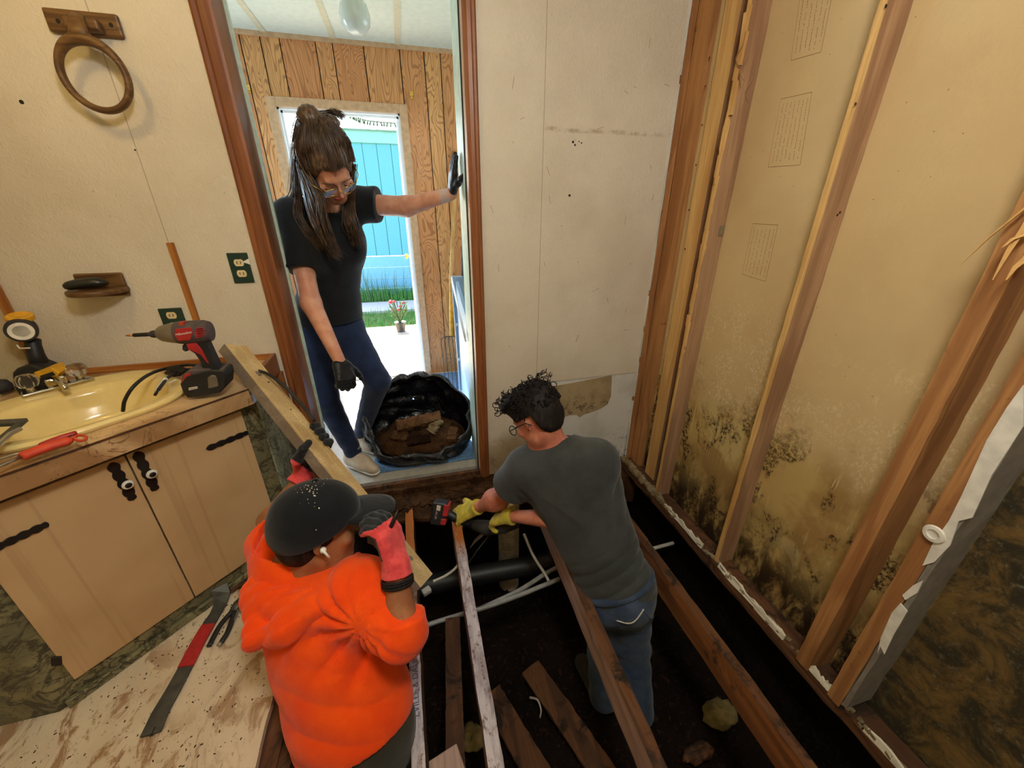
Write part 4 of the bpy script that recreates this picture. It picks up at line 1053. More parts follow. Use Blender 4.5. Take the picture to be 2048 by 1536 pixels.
m = MB(); m.box(p0[0], p2[0], YB-.014, YB, p1[2], p0[2]+.005); m.build('plate', 'oak_dark', sd, bevel=.005)
m = MB(); zc2 = at(190, 590, Y=YB-.07)[2]
xc = (p0[0]+p2[0])/2-.004; q = []
for k in range(25):
    a = PI+PI*k/24; q.append((xc+math.cos(a)*.082, YB-.020+math.sin(a)*.105, zc2))
q = [(xc+.082, YB-.003, zc2)][:0]+q; m.prism([(xc-.082, YB-.004, zc2)]+q+[(xc+.082, YB-.004, zc2)], (0, 0, .017)); m.build('shelf', 'oak_dark', sd, bevel=.006)
lp = V(xc-.004, YB-.062, zc2+.034)
m = MB(); m.tube(smoothpath([lp+V(-.058, -.015, -.002), lp+V(-.03, -.006, .003), lp+V(.02, .006, .006), lp+V(.052, .012, .002)], 14), [.010, .016, .019, .020, .021, .022, .023, .023, .024, .024, .023, .021, .018, .013, .006], 16, flat=.75)
tag(m.build('soap_bar', 'soap_black', smooth=True), 'black oblong lump resting on the oak soap dish', 'soap')
def outlet(label, cx, cz, w, h, gfci=False, broken=False):
    t = thing('wall_outlet', label, 'outlet', (cx, YB, cz))
    m = MB(); m.box(cx-w/2, cx+w/2, YB-.006, YB, cz-h/2, cz+h/2); m.build('cover_plate', 'green_plate', t, bevel=.003)
    for s in (-1, 1):
        z0 = cz+s*.020
        m = MB()
        pts = [(cx+math.cos(a)*.0165, YB-.0075, z0+max(-.0125, min(.0125, math.sin(a)*.017))) for a in np.linspace(0, 2*PI, 24, endpoint=False)]
        m.prism(pts, (0, .006, 0)); so = m.build('socket', 'outlet_cream', t)
        for dx in (-.006, .006):
            m = MB(); m.box(cx+dx-.0012, cx+dx+.0012, YB-.0082, YB-.007, z0-.004, z0+.005); m.build('slot', 'slot_dark', so)
    if broken:
        m = MB(); m.prism([(cx+.010, YB-.0068, cz+.022), (cx+w/2+.001, YB-.0068, cz+.034), (cx+w/2+.001, YB-.0068, cz+.012), (cx+w/2-.006, YB-.0068, cz+.016)], (0, .004, 0)); m.build('plaster_smear', 'white_paint', t)
c = at(482, 536, Y=YB); outlet('green outlet plate with two cream sockets and plaster smear beside door', c[0], c[2], .070, .112, broken=True)
c = at(352, 640, Y=YB); outlet('green outlet plate partly hidden behind the red impact driver', c[0]-.006, c[2], .078, .095)
def vstrip(px_top, px_bot, w, mat, label, Y=YB, zb=None):
    a = at(*px_top, Y=Y); b = at(*px_bot, Y=Y); z0 = zb if zb is not None else b[2]
    m = MB(); m.box(a[0]-w/2, a[0]+w/2, Y-.008, Y, z0, a[2]); return tag(m.build('trim_strip', mat, bevel=.001), label, 'trim strip')
vstrip((341, 485), (385, 640), .022, 'trim_oak', 'short oak trim strip above the impact driver, its top end broken off', zb=.813)
m = MB(); m.box(XL+.001, XL+.020, YB-.022, YB-.002, .813, 1.30); tag(m.build('trim_strip', 'trim_oak', bevel=.001), 'oak trim strip in the room corner behind the work light', 'trim strip')
# ------------------------------------------------------------------ tools on the floor
cr = thing('flat_pry_bar', 'long grey flat pry bar with red middle section lying on floor', 'pry bar', at(340, 1385, Z=0))
def ribbon(pts, widths, z, th, mat, name, par, lift=None):
    pts = [np.array(p, float) for p in pts]; n = len(pts); L = []; R_ = []
    for i, p in enumerate(pts):
        d = nrm(pts[min(i+1, n-1)]-pts[max(i-1, 0)]); s = V(-d[1], d[0], 0)*widths[i]/2
        zz = z+(lift[i] if lift else 0); L.append(V(p[0], p[1], zz)+s); R_.append(V(p[0], p[1], zz)-s)
    m = MB(); vs = []; up = V(0, 0, th)
    for a, b in zip(L, R_): vs += [a, b, b+up, a+up]
    fs = [(i*4+k, (i+1)*4+k, (i+1)*4+(k+1) % 4, i*4+(k+1) % 4) for i in range(n-1) for k in range(4)]+[(0, 1, 2, 3), ((n-1)*4+3, (n-1)*4+2, (n-1)*4+1, (n-1)*4)]
    m.add(vs, fs); return m.build(name, mat, par, bevel=.0015)
c0 = [at(x, y, Z=0.004) for x, y in ((302, 1470), (322, 1425), (348, 1380), (372, 1335))]
ribbon(c0, [.050, .048, .046, .044], .004, .006, 'iron_dark', 'blade', cr)
for s in (-1, 1): pass
c1 = [at(x, y, Z=0.004) for x, y in ((372, 1335), (395, 1290), (418, 1250))]
ribbon(c1, [.046, .046, .044], .004, .008, 'tool_red', 'red_section', cr)
c2 = [at(x, y, Z=0.004) for x, y in ((418, 1250), (432, 1228), (442, 1212), (448, 1200), (446, 1192))]
ribbon(c2, [.044, .040, .044, .052, .054], .004, .007, 'iron_dark', 'hooked_end', cr, [0, 0, .006, .02, .045])
m = MB(); a = at(302, 1470, Z=.011); b = at(308, 1458, Z=.011); m.obox((a+b)/2, b-a, np.cross(b-a, V(0, 0, 1)), (0, 0, 1), .012, .0014, .0006); m.build('nail_slot', 'slot_dark', cr)
pb = thing('nipper_pliers', 'black handled pliers lying open on floor beside the pry bar', 'pliers', at(465, 1220, Z=0))
m = MB(); m.tube(smoothpath([at(418, 1292, Z=.012), at(430, 1268, Z=.012), at(444, 1245, Z=.012), at(466, 1220, Z=.014)], 14), .009, 8, flat=.6); m.build('handle', 'black_plastic', pb, smooth=True)
m = MB(); m.tube(smoothpath([at(442, 1285, Z=.012), at(456, 1262, Z=.012), at(464, 1240, Z=.012), at(470, 1218, Z=.014)], 14), .009, 8, flat=.6); m.build('handle', 'black_plastic', pb, smooth=True)
m = MB(); m.tube([at(437, 1292, Z=.010), at(443, 1284, Z=.011)], .007, 8); m.build('handle_tip', 'steel', pb, smooth=True)
m = MB(); m.tube([at(466, 1222, Z=.014), at(476, 1206, Z=.014), at(488, 1192, Z=.014)], [.014, .017, .010], 10, flat=.5); m.build('jaws', 'iron_dark', pb, smooth=True)
m = MB(); m.tube([at(462, 1238, Z=.014), at(468, 1242, Z=.012), at(476, 1220, Z=.013)], .0025, 6); m.build('spring', 'steel', pb)
m = MB(); m.lumber(at(440, 1188, Z=.01), at(520, 1140, Z=.01), .05, .012, seg=16, jit=.003, seed=3); tag(m.build('rotten_scrap', 'joist_dark'), 'dark splintered wood scrap against the vanity foot by the pliers', 'wood scrap')
m = MB(); r = random.Random(77)
for i in range(520):
    k = r.random(); x = r.uniform(-1.2, -.56); y = r.uniform(.55, 1.35)
    if y > x+2.04: continue
    s = r.uniform(.0006, .0022); a = r.uniform(0, PI)
    m.obox((x, y, s*.3), (math.cos(a), math.sin(a), 0), (-math.sin(a), math.cos(a), 0), (0, 0, 1), s*1.5, s*.7, s*.4)
tag(m.build('sawdust_crumbs', 'rotten'), 'brown sawdust crumbs scattered over the pale floor board', 'crumbs', kind='stuff')
# ------------------------------------------------------------------ the long grooved plank
pa = P(466, 697, 1.41); pz = P(846, 1168, 1.245); 
pl = thing('lumber_plank', 'long pale two by four held slanting from counter down to the joists', 'plank', pz)
dv = nrm(pz-pa); view = nrm((pa+pz)/2-_C); wv = nrm(np.cross(dv, view)); wv = nrm(wv); tv = nrm(np.cross(dv, wv))
if tv@view > 0: tv = -tv                       # tv points at the viewer
if wv@_R < 0: wv = -wv
rotq = .92; wv2 = wv*math.cos(rotq)-tv*math.sin(rotq); tv2 = tv*math.cos(rotq)+wv*math.sin(rotq)
HW, HT = .044, .019
prof = [(-1, -1), (-1, 1)]
def pp(c, u, v): return c+wv2*u*HW+tv2*v*HT
gro2 = [(-1, 1), (-.80, 1), (-.77, .86), (-.72, .86), (-.69, 1), (-.25, 1), (-.22, .90), (.30, .90), (.33, 1), (.58, 1), (.61, .84), (.67, .84), (.70, 1), (.84, 1), (.87, .86), (.91, .86), (.94, 1), (1, 1), (1, -1), (-1, -1)]
m = MB(); n = len(gro2)
for c in (pa, pz): m.v += [tuple(pp(c, u, v)) for u, v in gro2]
m.f = [[i, (i+1) % n, (i+1) % n+n, i+n] for i in range(n)]+[list(range(n))[::-1], list(range(n, 2*n))]; m.mi = [0]*len(m.f)
m.mi[n-1] = 1; m.mi[n-2] = 1
plo = m.build('board', ['plank_wood', 'plank_grey'], pl)
for f, r_, mt in ((.135, .013, 'plank_grey'), (.175, .004, 'slot_dark'), (.92, .010, 'plank_grey'), (.30, .003, 'slot_dark')):
    c = pa+(pz-pa)*f+wv2*(.012 if f > .14 else -.004)+tv2*(HT*.93); m = MB(); m.lathe([(r_, 0), (r_*.6, .0016), (0, .001)], c, tv2, 14); m.build('knot', mt, pl)
# ------------------------------------------------------------------ mudroom things
gl = thing('ceiling_lamp_globe', 'white glass globe ceiling lamp with brass collar in mudroom', 'ceiling lamp', (-.115, 2.62, 2.37))
m = MB(); m.lathe([(.055, 0), (.055, -.012), (.046, -.03), (.046, -.052)], (-.115, 2.62, 2.368), (0, 0, 1), 28); m.build('collar', 'brass', gl, smooth='auto')
m = MB(); m.lathe([(.040, -.05), (.062, -.075), (.074, -.115), (.068, -.155), (.044, -.186), (.018, -.196), (0, -.197)], (-.115, 2.62, 2.368), (0, 0, 1), 32); m.build('globe', 'milk_glass', gl, smooth=True)
for (px, py, lb) in ((497, 178, 'small brass double hook on panelling, left of the outer door'), (823, 190, 'small brass double hook on panelling, right of the outer door')):
    c = at(px, py, Y=3.35); t = thing('coat_hook', lb, 'hook', c, 'brass hooks on the mudroom panelling')
    m = MB(); m.obox(c+V(0, -.003, 0), (1, 0, 0), (0, 0, 1), (0, 1, 0), .012, .022, .003); m.build('plate', 'brass', t, bevel=.001)
    for s in (-1, 1):
        m = MB(); m.tube([c+V(s*.006, -.004, -.01), c+V(s*.008, -.028, -.014), c+V(s*.009, -.034, .006)], .003, 8); m.build('prong', 'brass', t, smooth=True)
m = MB(); m.box(-.30, .62, 1.92, 3.30, 0, .012); tag(m.build('rug', 'rug_blue', bevel=.004), 'rough blue mat covering the mudroom floor under black bag', 'rug')
fk = thing('garden_fork', 'yellow collared garden fork leaning on panelling behind the black bag', 'garden fork', (.2, 2.85, .02))
T0 = at(913, 300, Y=3.33); T1 = at(904, 672, Y=2.98); T2 = at(902, 560, Y=3.07)
m = MB(); m.tube([T0, T2, T1+(T2-T1)*.2], .0155, 12); m.build('handle', 'stud_wood', fk, smooth=True)
m = MB(); m.tube([T1+(T2-T1)*.80, T1], [.018, .019], 12); m.build('collar', 'yellow_tool', fk, smooth=True)
m = MB(); c = T1+V(0, 0, -.005); dn = nrm(V(0, -.16, -.42)); m2 = MB()
for k in range(7):
    s = (k-3)*.030; q = [c+V(0, 0, -.0), c+V(s*.7, -.002, .002), c+V(s, 0, -.02)+dn*.02, c+V(s, 0, 0)+dn*.20, c+V(s*1.02, 0, 0)+dn*.44]
    m.tube(smoothpath(q, 14), .0035, 6)
m.build('tines', 'iron_dark', fk, smooth=True)
m = MB(); m.tube([at(928, 330, Y=3.33), at(925, 560, Y=3.1), at(925, 700, Y=2.95), V(.36, 2.9, .012)], .011, 10); tag(m.build('metal_pole', 'iron_dark', smooth=True), 'plain grey metal pole leaning beside the garden fork', 'pole')
lf = thing('step_stool', 'pale blue folded plastic step stool standing right of garden fork', 'step stool', (.33, 2.3, .012))
A = at(903, 552, Y=2.45); B_ = at(945, 642, Y=1.99)
m = MB(); q = [at(903, 553, Y=2.45), at(926, 553, Y=2.45), at(926, 790, Y=2.45)*1.0, at(908, 790, Y=2.45)]; q = [V(p[0], p[1], max(p[2], .013)) for p in q]; q[2][2] = .013; q[3][2] = .013; q[3][0] = q[0][0]+.01; q[2][0] = q[1][0]+.03
m.prism(q, (0, .03, 0)); m.build('front_panel', 'bin_blue', lf, bevel=.004)
for o in (0, .018):
    m = MB(); a = A+V(0, -.005, -.01-o*1.2); b = V(.275-.006, 1.99, .74-o*1.2); m.tube([a, b], .0045, 8); m.build('side_rail', 'white_door', lf, smooth=True)
m = MB(); m.prism([A+V(.02, -.02, -.03), V(.31, 2.02, .72), V(.31, 2.02, .015), A*V(1, 1, 0)+V(.02, -.02, .015)], (.02, 0, 0)); m.build('side_panel', 'bin_blue', lf, bevel=.003)
for k in range(3):
    m = MB(); z0 = .2+k*.24; m.box(A[0]+.01, A[0]+.05, 2.428, 2.447, z0, z0+.015); m.build('rib', 'white_door', lf)
m = MB()
def cloth(u, v):
    z = .015+v*.62; a = u*2*PI; r_ = .045*(1+.22*math.sin(a*5+z*9))*(1-.35*v)
    return (.405+math.cos(a)*r_*1.0+.02*v, 2.12+math.sin(a)*r_*1.3, z)
m.grid(cloth, 40, 24, True); m.f.append(list(range(40))[::-1]); m.mi.append(0); m.f.append([23*40+i for i in range(40)]); m.mi.append(0)
tag(m.build('rolled_towel', 'towel_white', smooth=True), 'rolled white towel standing beside the pale blue step stool', 'towel')
cr2 = thing('slatted_crate', 'white slatted plastic crate on mudroom floor left of woman', 'crate', (-.80, 2.55, 0))
m = MB()
for k in range(6): m.box(-.99, -.60, 2.40, 2.41, .02+k*.055, .055+k*.055); m.box(-.61, -.60, 2.40, 2.75, .02+k*.055, .055+k*.055)
m.build('slats', 'white_door', cr2, bevel=.002)
m = MB(); m.box(-.99, -.60, 2.75, 2.76, 0, .35); m.box(-.99, -.98, 2.40, 2.75, 0, .35); m.box(-.61, -.599, 2.395, 2.41, 0, .36); m.box(-.99, -.60, 2.40, 2.75, 0, .02); m.build('frame', 'white_door', cr2)
# potted thing at the deck edge
pp_ = thing('deck_plant', 'small potted plant with red flowers at far deck edge', 'plant', V(.04, 5.05, -.065))
bx = at(806, 665, Y=5.05)[0]-.02
m = MB(); m.lathe([(.05, 0), (.07, .12), (.075, .125), (.06, .12)], (bx, 5.05, -.065), (0, 0, 1), 20); m.build('pot', 'iron_dark', pp_, smooth='auto')
m = MB(); r = random.Random(6)
for i in range(40):
    a = r.uniform(0, 2*PI); h = r.uniform(.1, .3); m.tube([(bx, 5.05, .04), (bx+math.cos(a)*.05, 5.05+math.sin(a)*.05, .04+h*.6), (bx+math.cos(a)*.11, 5.05+math.sin(a)*.1, .04+h)], [.004, .004, .007], 5)
m.build('stems', 'weed_dark', pp_)
for i in range(9):
    a = r.uniform(0, 2*PI); m = MB(); m.lathe([(.001, 0), (.02, .01), (.024, .02), (.001, .03)], (bx+math.cos(a)*.09, 5.05+math.sin(a)*.08, .04+r.uniform(.14, .30)), (0, 0, 1), 8); m.build('flower', 'tool_red', pp_, smooth=True)
# string of lights hanging over the outer door
m = MB(); q = smoothpath([at(655, 210, Y=3.42), at(690, 222, Y=3.7), at(730, 240, Y=4.0), at(795, 247, Y=4.1)], 30); m.tube(q, .004, 5)
r = random.Random(8)
for p in q[6::1]: m.tube([p, p+V(r.uniform(-.012, .012), 0, -.03)], [.004, .008], 5)
tag(m.build('string_lights', 'weed_dark'), 'dark string of small lights hanging across top of outer doorway', 'string lights')
mat_dirt('wet_wood', srgb(136, 98, 64), srgb(88, 58, 36), srgb(176, 134, 90), 14)
# ------------------------------------------------------------------ black bag of debris
bc = V(-.045, 2.135, .0)
bagt = thing('garbage_bag', 'open black plastic bag full of rotten wood on mudroom floor', 'bag', bc+V(0, 0, .014))
oc, orr = V(-.027, 2.115, .17), V(.315, .232, .315)
pn = nrm(V(.05, -.72, .69)); pc = V(-.04, 2.08, .27)
def bagf(Pn):
    n1 = wob(Pn, 12, 3)*.016+wob(Pn, 40, 4)*.006+np.abs(wob(Pn, 24, 5))*.028-.010
    o = sd_ell(Pn, oc, orr)+n1; i = sd_ell(Pn, oc, orr-.013)+n1+.004*wob(Pn, 30, 12)
    aa = np.arctan2(Pn[:, 1]-oc[1], Pn[:, 0]-oc[0]); fl_ = (.6-np.abs(np.sin(aa*4+2.6*wob(Pn, 11, 21)))**.7)*.018
    o = o+fl_; i = i+fl_*1.3
    k = Pn@pn.astype(np.float32)-float(pc@pn)+wob(Pn, 16, 6)*.026+wob(Pn, 44, 16)*.010
    d = np.maximum(np.maximum(o, -i), k)
    rim = np.abs(k)-.022; sh = np.abs(o-.006)-.004
    d = smin(d, np.sqrt(np.maximum(rim, -1)**2*(rim > 0)+np.maximum(sh, 0)**2)-.0065, .012)
    return np.maximum(d, .0145-Pn[:, 2])
organic('bag_film', bagf, oc-orr-.04, oc+orr+.04, .0075, 'black_poly', bagt, 1)
def debf(Pn): return sd_ell(Pn, oc+V(0, .0, -.085), (.27, .19, .115))+wob(Pn, 60, 8)*.012+wob(Pn, 25, 9)*.014
organic('rotten_debris', debf, oc-.3, V(.25, 2.4, .34), .009, 'rotten', bagt, 1)
def chunk(name, c, ax, L, w, t, mat, label, seed):
    R = random.Random(seed); ax = nrm(ax); _, a, b = frame(ax, (0, -.5, .8)); m = MB(); n = 14; vs = []
    for i in range(n+1):
        for (p, q) in ((-1, -1), (1, -1), (1, 0), (1, 1), (0, 1), (-1, 1)):
            vs.append(np.array(c)+ax*(i/n-.5)*L+a*p*w/2*(1+R.uniform(-.22, .22))+b*q*t/2*(1+R.uniform(-.3, .3)))
    fs = [(i*6+k, (i+1)*6+k, (i+1)*6+(k+1) % 6, i*6+(k+1) % 6) for i in range(n) for k in range(6)]+[list(range(6)), list(range(n*6, n*6+6))[::-1]]
    m.add(vs, fs); return tag(m.build(name, mat), label, 'wood chunk')
for q_, (cx_, cy_, yy_, ax_, L_, mt_, lb_) in enumerate(((905, 868, 2.0, (.3, 1, .3), .10, 'wet_wood', 'dark wood chunk at right inside black bag beneath the pale stub'), (800, 872, 1.99, (1, -.5, .1), .09, 'wet_wood', 'small dark wood chunk at left front inside black bag'), (868, 895, 1.955, (1, .2, .3), .10, 'rim_dirt', 'thin rotten chunk nearest the front rim of black bag'))):
    chunk('wood_chunk', at(cx_, cy_, Y=yy_), ax_, L_, .05, .025, mt_, lb_, 20+q_)
chunk('wood_chunk', at(838, 842, Y=2.00), (1, .05, .10), .25, .060, .03, 'wet_wood', 'largest rotten wood chunk lying across top inside black bag', 1)
chunk('wood_chunk', at(870, 850, Y=1.985), (.4, .1, .5), .09, .05, .03, 'crumble', 'pale stubby wood chunk at right end of the largest chunk in bag', 2)
chunk('wood_chunk', at(838, 880, Y=1.955), (1, .1, -.05), .13, .05, .03, 'rim_dirt', 'reddish crumbling wood chunk at front opening of black bag', 3)
# upturned shoe sole behind the woman's knee
ss = thing('slip_on_shoe', 'grey shoe on its side showing patterned sole behind bent knee', 'shoe', at(778, 790, Z=.0)*V(1, 1, 0)+V(0, 0, .013))
c = at(778, 772, Z=.105)
def sole(u, v):
    a = u*2*PI; return (c[0]+math.cos(a)*.030+.01*math.sin(a), c[1]-.01+v*.02, c[2]+math.sin(a)*.092)
m = MB(); m.grid(sole, 36, 2, True); m.f += [list(range(36))[::-1], list(range(36, 72))]; m.mi += [0, 0]; m.build('sole', 'iron_dark', ss, bevel=.003)
m = MB(); r = random.Random(5)
for i in range(34):
    a = r.uniform(0, 2*PI); q = r.uniform(.1, .9)
    m.lathe([(.005, 0), (.003, .002)], (c[0]+math.cos(a)*.027*q, c[1]-.010, c[2]+math.sin(a)*.08*q), (0, -1, 0), 6)
m.build('tread', 'steel', ss)
def upper(Pn): return np.maximum(sd_ell(Pn, c+V(-.002, .05, -.01), (.036, .07, .088)), c[1]+.006-Pn[:, 1])
organic('upper', upper, c-V(.06, .02, .12), c+V(.06, .14, .12), .006, 'concrete', ss, 1)
# ------------------------------------------------------------------ people
def mat_skin(name, c, c2):
    n = N(name, .48, 0, .4); p = n.obj(); n.color(n.mix(n.mask(n.noise(p, 22, 4), .35, .65), c, c2))
    n.b.inputs['Subsurface Weight'].default_value = .12; n.b.inputs['Subsurface Radius'].default_value = (.02, .008, .004)
    n.bump(n.noise(p, 220, 3), .12, .001); M[name] = n.m
mat_skin('skin_fair', srgb(214, 158, 132), srgb(198, 136, 110))
mat_skin('skin_ruddy', srgb(206, 136, 112), srgb(184, 108, 88))
mat_skin('skin_brown', srgb(164, 108, 72), srgb(142, 88, 58))
def mat_cloth(name, c, c2, sc=9, weave=420, rough=.9, dirt=None, bump=.35):
    n = N(name, rough, 0, .2); p = n.obj(); col = n.mix(n.mask(n.noise(p, sc, 5, .6), .35, .65), c, c2)
    if dirt: col = n.mix(n.mask(n.noise(p, 26, 6, .7), .56, .66, 0, .7), col, dirt)
    n.color(col); n.b.inputs['Sheen Weight'].default_value = .15
    n.bump(n.math('ADD', n.noise(p, weave, 2), n.math('MULTIPLY', n.noise(p, 11, 3, .6, .8), 5.0)), bump, .0022); M[name] = n.m
mat_cloth('orange_shirt', srgb(248, 84, 10), srgb(238, 70, 6))
mat_cloth('grey_shirt', srgb(62, 65, 65), srgb(52, 54, 54))
mat_cloth('black_shirt', srgb(26, 27, 32), srgb(20, 21, 25))
mat_cloth('navy_jeans', srgb(34, 46, 78), srgb(24, 34, 60), 14)
mat_cloth('blue_jeans', srgb(62, 76, 100), srgb(44, 58, 82), 16)
mat_cloth('dark_trousers', srgb(64, 60, 50), srgb(50, 46, 38))
mat_cloth('cap_cloth', srgb(20, 21, 28), srgb(15, 16, 21), 14, dirt=None)
mat_cloth('pink_glove', srgb(228, 84, 84), srgb(206, 62, 66), 40, 700)
mat_cloth('yellow_glove', srgb(206, 190, 70), srgb(180, 162, 52), 30, 600, dirt=srgb(120, 104, 50))
mat_cloth('black_glove', srgb(22, 24, 28), srgb(32, 34, 38), 30, 500, .55)
mat_cloth('nitrile_black', srgb(18, 19, 22), srgb(28, 29, 33), 30, 300, .35)
mat_cloth('shoe_cloth', srgb(206, 190, 168), srgb(188, 170, 150), 20)
def mat_hair(name, c, c2, c3, axis=2, rg=.42, sp=.5):
    n = N(name, rg, 0, sp); p = n.obj(); s = [1, 1, 1]; s[axis] = .08
    f = n.noise(n.mapv(p, tuple(s)), 120, 4, .65)
    n.color(n.mix(n.mask(f, .4, .7), c, n.mix(n.mask(n.noise(p, 18, 3), .4, .6), c2, c3))); n.bump(f, .5, .003); M[name] = n.m
mat_hair('brown_hair', srgb(56, 42, 34), srgb(92, 68, 52), srgb(128, 98, 72))
mat_hair('dark_hair', srgb(22, 18, 18), srgb(38, 30, 28), srgb(48, 40, 38), rg=.7, sp=.2)

def head_prims(c, f, u, s=1.0):
    c = np.array(c, float); f = nrm(f); u = nrm(u-f*(np.array(u)@f)) if True else u; l = np.cross(u, f)
    R_ = [l, f, u]
    q = lambda a, b, d: c+(l*a+f*b+u*d)*s
    pr = [('e', (q(0, -.012, .022), (.077*s, .097*s, .098*s), R_), 0),
          ('e', (q(0, .022, -.045), (.062*s, .070*s, .075*s), R_), .03),
          ('e', (q(0, .052, -.094), (.030*s, .030*s, .024*s), R_), .035),        # chin
          ('c', (q(-.048, .0, -.070), q(-.014, .058, -.098), .016*s, .016*s), .03),
          ('c', (q(.048, .0, -.070), q(.014, .058, -.098), .016*s, .016*s), .03),
          ('c', (q(-.032, .078, .022), q(.032, .078, .022), .012*s, .012*s), .02),  # brow
          ('c', (q(0, .086, .012), q(0, .110, -.022), .009*s, .013*s), .012),       # nose
          ('e', (q(-.013, .098, -.028), (.009*s, .011*s, .008*s), R_), .006), ('e', (q(.013, .098, -.028), (.009*s, .011*s, .008*s), R_), .006),
          ('e', (q(-.045, .062, -.022), (.022*s, .018*s, .020*s), R_), .02), ('e', (q(.045, .062, -.022), (.022*s, .018*s, .020*s), R_), .02),
          ('c', (q(-.018, .083, -.052), q(.018, .083, -.052), .0065*s, .0065*s), .006),
          ('c', (q(-.016, .081, -.063), q(.016, .081, -.063), .0075*s, .0075*s), .006),
          ('e', (q(-.078, -.012, -.010), (.010*s, .018*s, .030*s), R_), .008), ('e', (q(.078, -.012, -.010), (.010*s, .018*s, .030*s), R_), .008)]
    return pr, q, R_
def hand_prims(w, d, n, th, curl=(.3, .3, .3, .3), s=1.0, r=1.0, tc=.3, spread=.06):
    d = nrm(d); n = np.array(n, float); n = nrm(n-d*(n@d)); th = np.array(th, float); th = nrm(th-d*(th@d)-n*(th@n))
    w = np.array(w, float); pr = []
    offs = (.031, .0105, -.0105, -.030); ln = (.070, .078, .073, .058)
    for i in range(4):
        kn = w+d*(.090-.004*abs(i-1.3))*s+th*offs[i]*s
        pr.append(('c', (w+d*.012+th*offs[i]*.62*s, kn, .0155*s*r, .0125*s*r), .012 if pr else 0))
    for i in range(4):
        kn = w+d*(.090-.004*abs(i-1.3))*s+th*offs[i]*s; a = 0; p = kn; dd0 = nrm(d+th*(1.3-i)*spread)
        for j, fr in enumerate((.46, .30, .24)):
            a += curl[i]*(1.0 if j else .8); dd = dd0*math.cos(a)+n*math.sin(a); q = p+dd*ln[i]*fr*s
            r0 = (.0102, .0092, .0084)[j]*r*s; r1 = (.0092, .0084, .0075)[j]*r*s
            pr.append(('c', (p, q, r0, r1), .004)); p = q
    p = w+d*.022*s+th*.026*s; dd = nrm(d*.62+th*.72+n*.30); a = 0
    for j, (L, r0, r1) in enumerate(((.040, .015, .012), (.030, .012, .0105), (.025, .0105, .0085))):
        dd = nrm(dd+(n*.5+d*.35)*tc*(1 if j else 0)); q = p+dd*L*s; pr.append(('c', (p, q, r0*r*s, r1*r*s), .008)); p = q
    return pr
def make(name, prims, h, mat, parent, off=0.0, extra=None, cuts=(), it=2, pad=.02, clip=None, holes=()):
    lo, hi = bbox_of(prims, pad+off)
    if clip is not None: lo = np.maximum(lo, clip[0]); hi = np.minimum(hi, clip[1])
    def fn(Pn):
        d = ev(Pn, prims, off)
        if extra is not None: d = d+extra(Pn)
        for (c, n) in cuts: d = np.maximum(d, (Pn-np.array(c, np.float32))@np.array(nrm(n), np.float32))
        for hq in holes: d = np.maximum(d, -sd_cap(Pn, *hq))
        return d
    return organic(name, fn, lo, hi, h, mat, parent, it)
def paint(o, fn):
    me = o.data; off = np.array(parent_loc(o.parent)) if o.parent else np.zeros(3)
    co = np.empty(len(me.polygons)*3); me.polygons.foreach_get('center', co); co = co.reshape(-1, 3)+off
    no = np.empty(len(me.polygons)*3); me.polygons.foreach_get('normal', no); no = no.reshape(-1, 3)
    me.polygons.foreach_set('material_index', fn(co, no).astype(np.int32)); me.update()
def ridge(Pn, d, freq, warp=1.2, seed=0, wf=9):
    return np.sin(Pn@nrm(d).astype(np.float32)*freq+warp*wob(Pn, wf, seed)*2)
def crease(Pn, d, freq, warp=1.0, seed=0, wf=7):      # outward rolls with sharp valleys
    x = Pn@nrm(d).astype(np.float32)*freq*.5+warp*wob(Pn, wf, seed)*1.6
    return .6-np.abs(np.sin(x))**.75
def blob(Pn, c, r): return np.exp(-((Pn-np.array(c, np.float32))**2).sum(1)/(r*r))
def strands(name, guides, mat, parent, per=10, jit=.006, r=.0016, seed=0, n=14, wave=0.0):
    R = random.Random(seed); m = MB()
    for g in guides:
        for k in range(per):
            o0 = V(R.gauss(0, jit), R.gauss(0, jit), R.gauss(0, jit*.5)); o1 = o0*R.uniform(.8, 2.2)+V(R.gauss(0, jit*.6), R.gauss(0, jit*.6), R.gauss(0, jit))
            ph = R.uniform(0, 6); q = [np.array(p, float)+o0+(o1-o0)*(i/(len(g)-1))+V(math.sin(ph+i*1.7), math.cos(ph+i*1.3), 0)*wave for i, p in enumerate(g)]
            q = smoothpath(q, n); m.tube(q, [r*(1-.75*(i/n)**2) for i in range(n+1)], 4, cap=False)
    return m.build(name, mat, parent, smooth=True, fix=False)

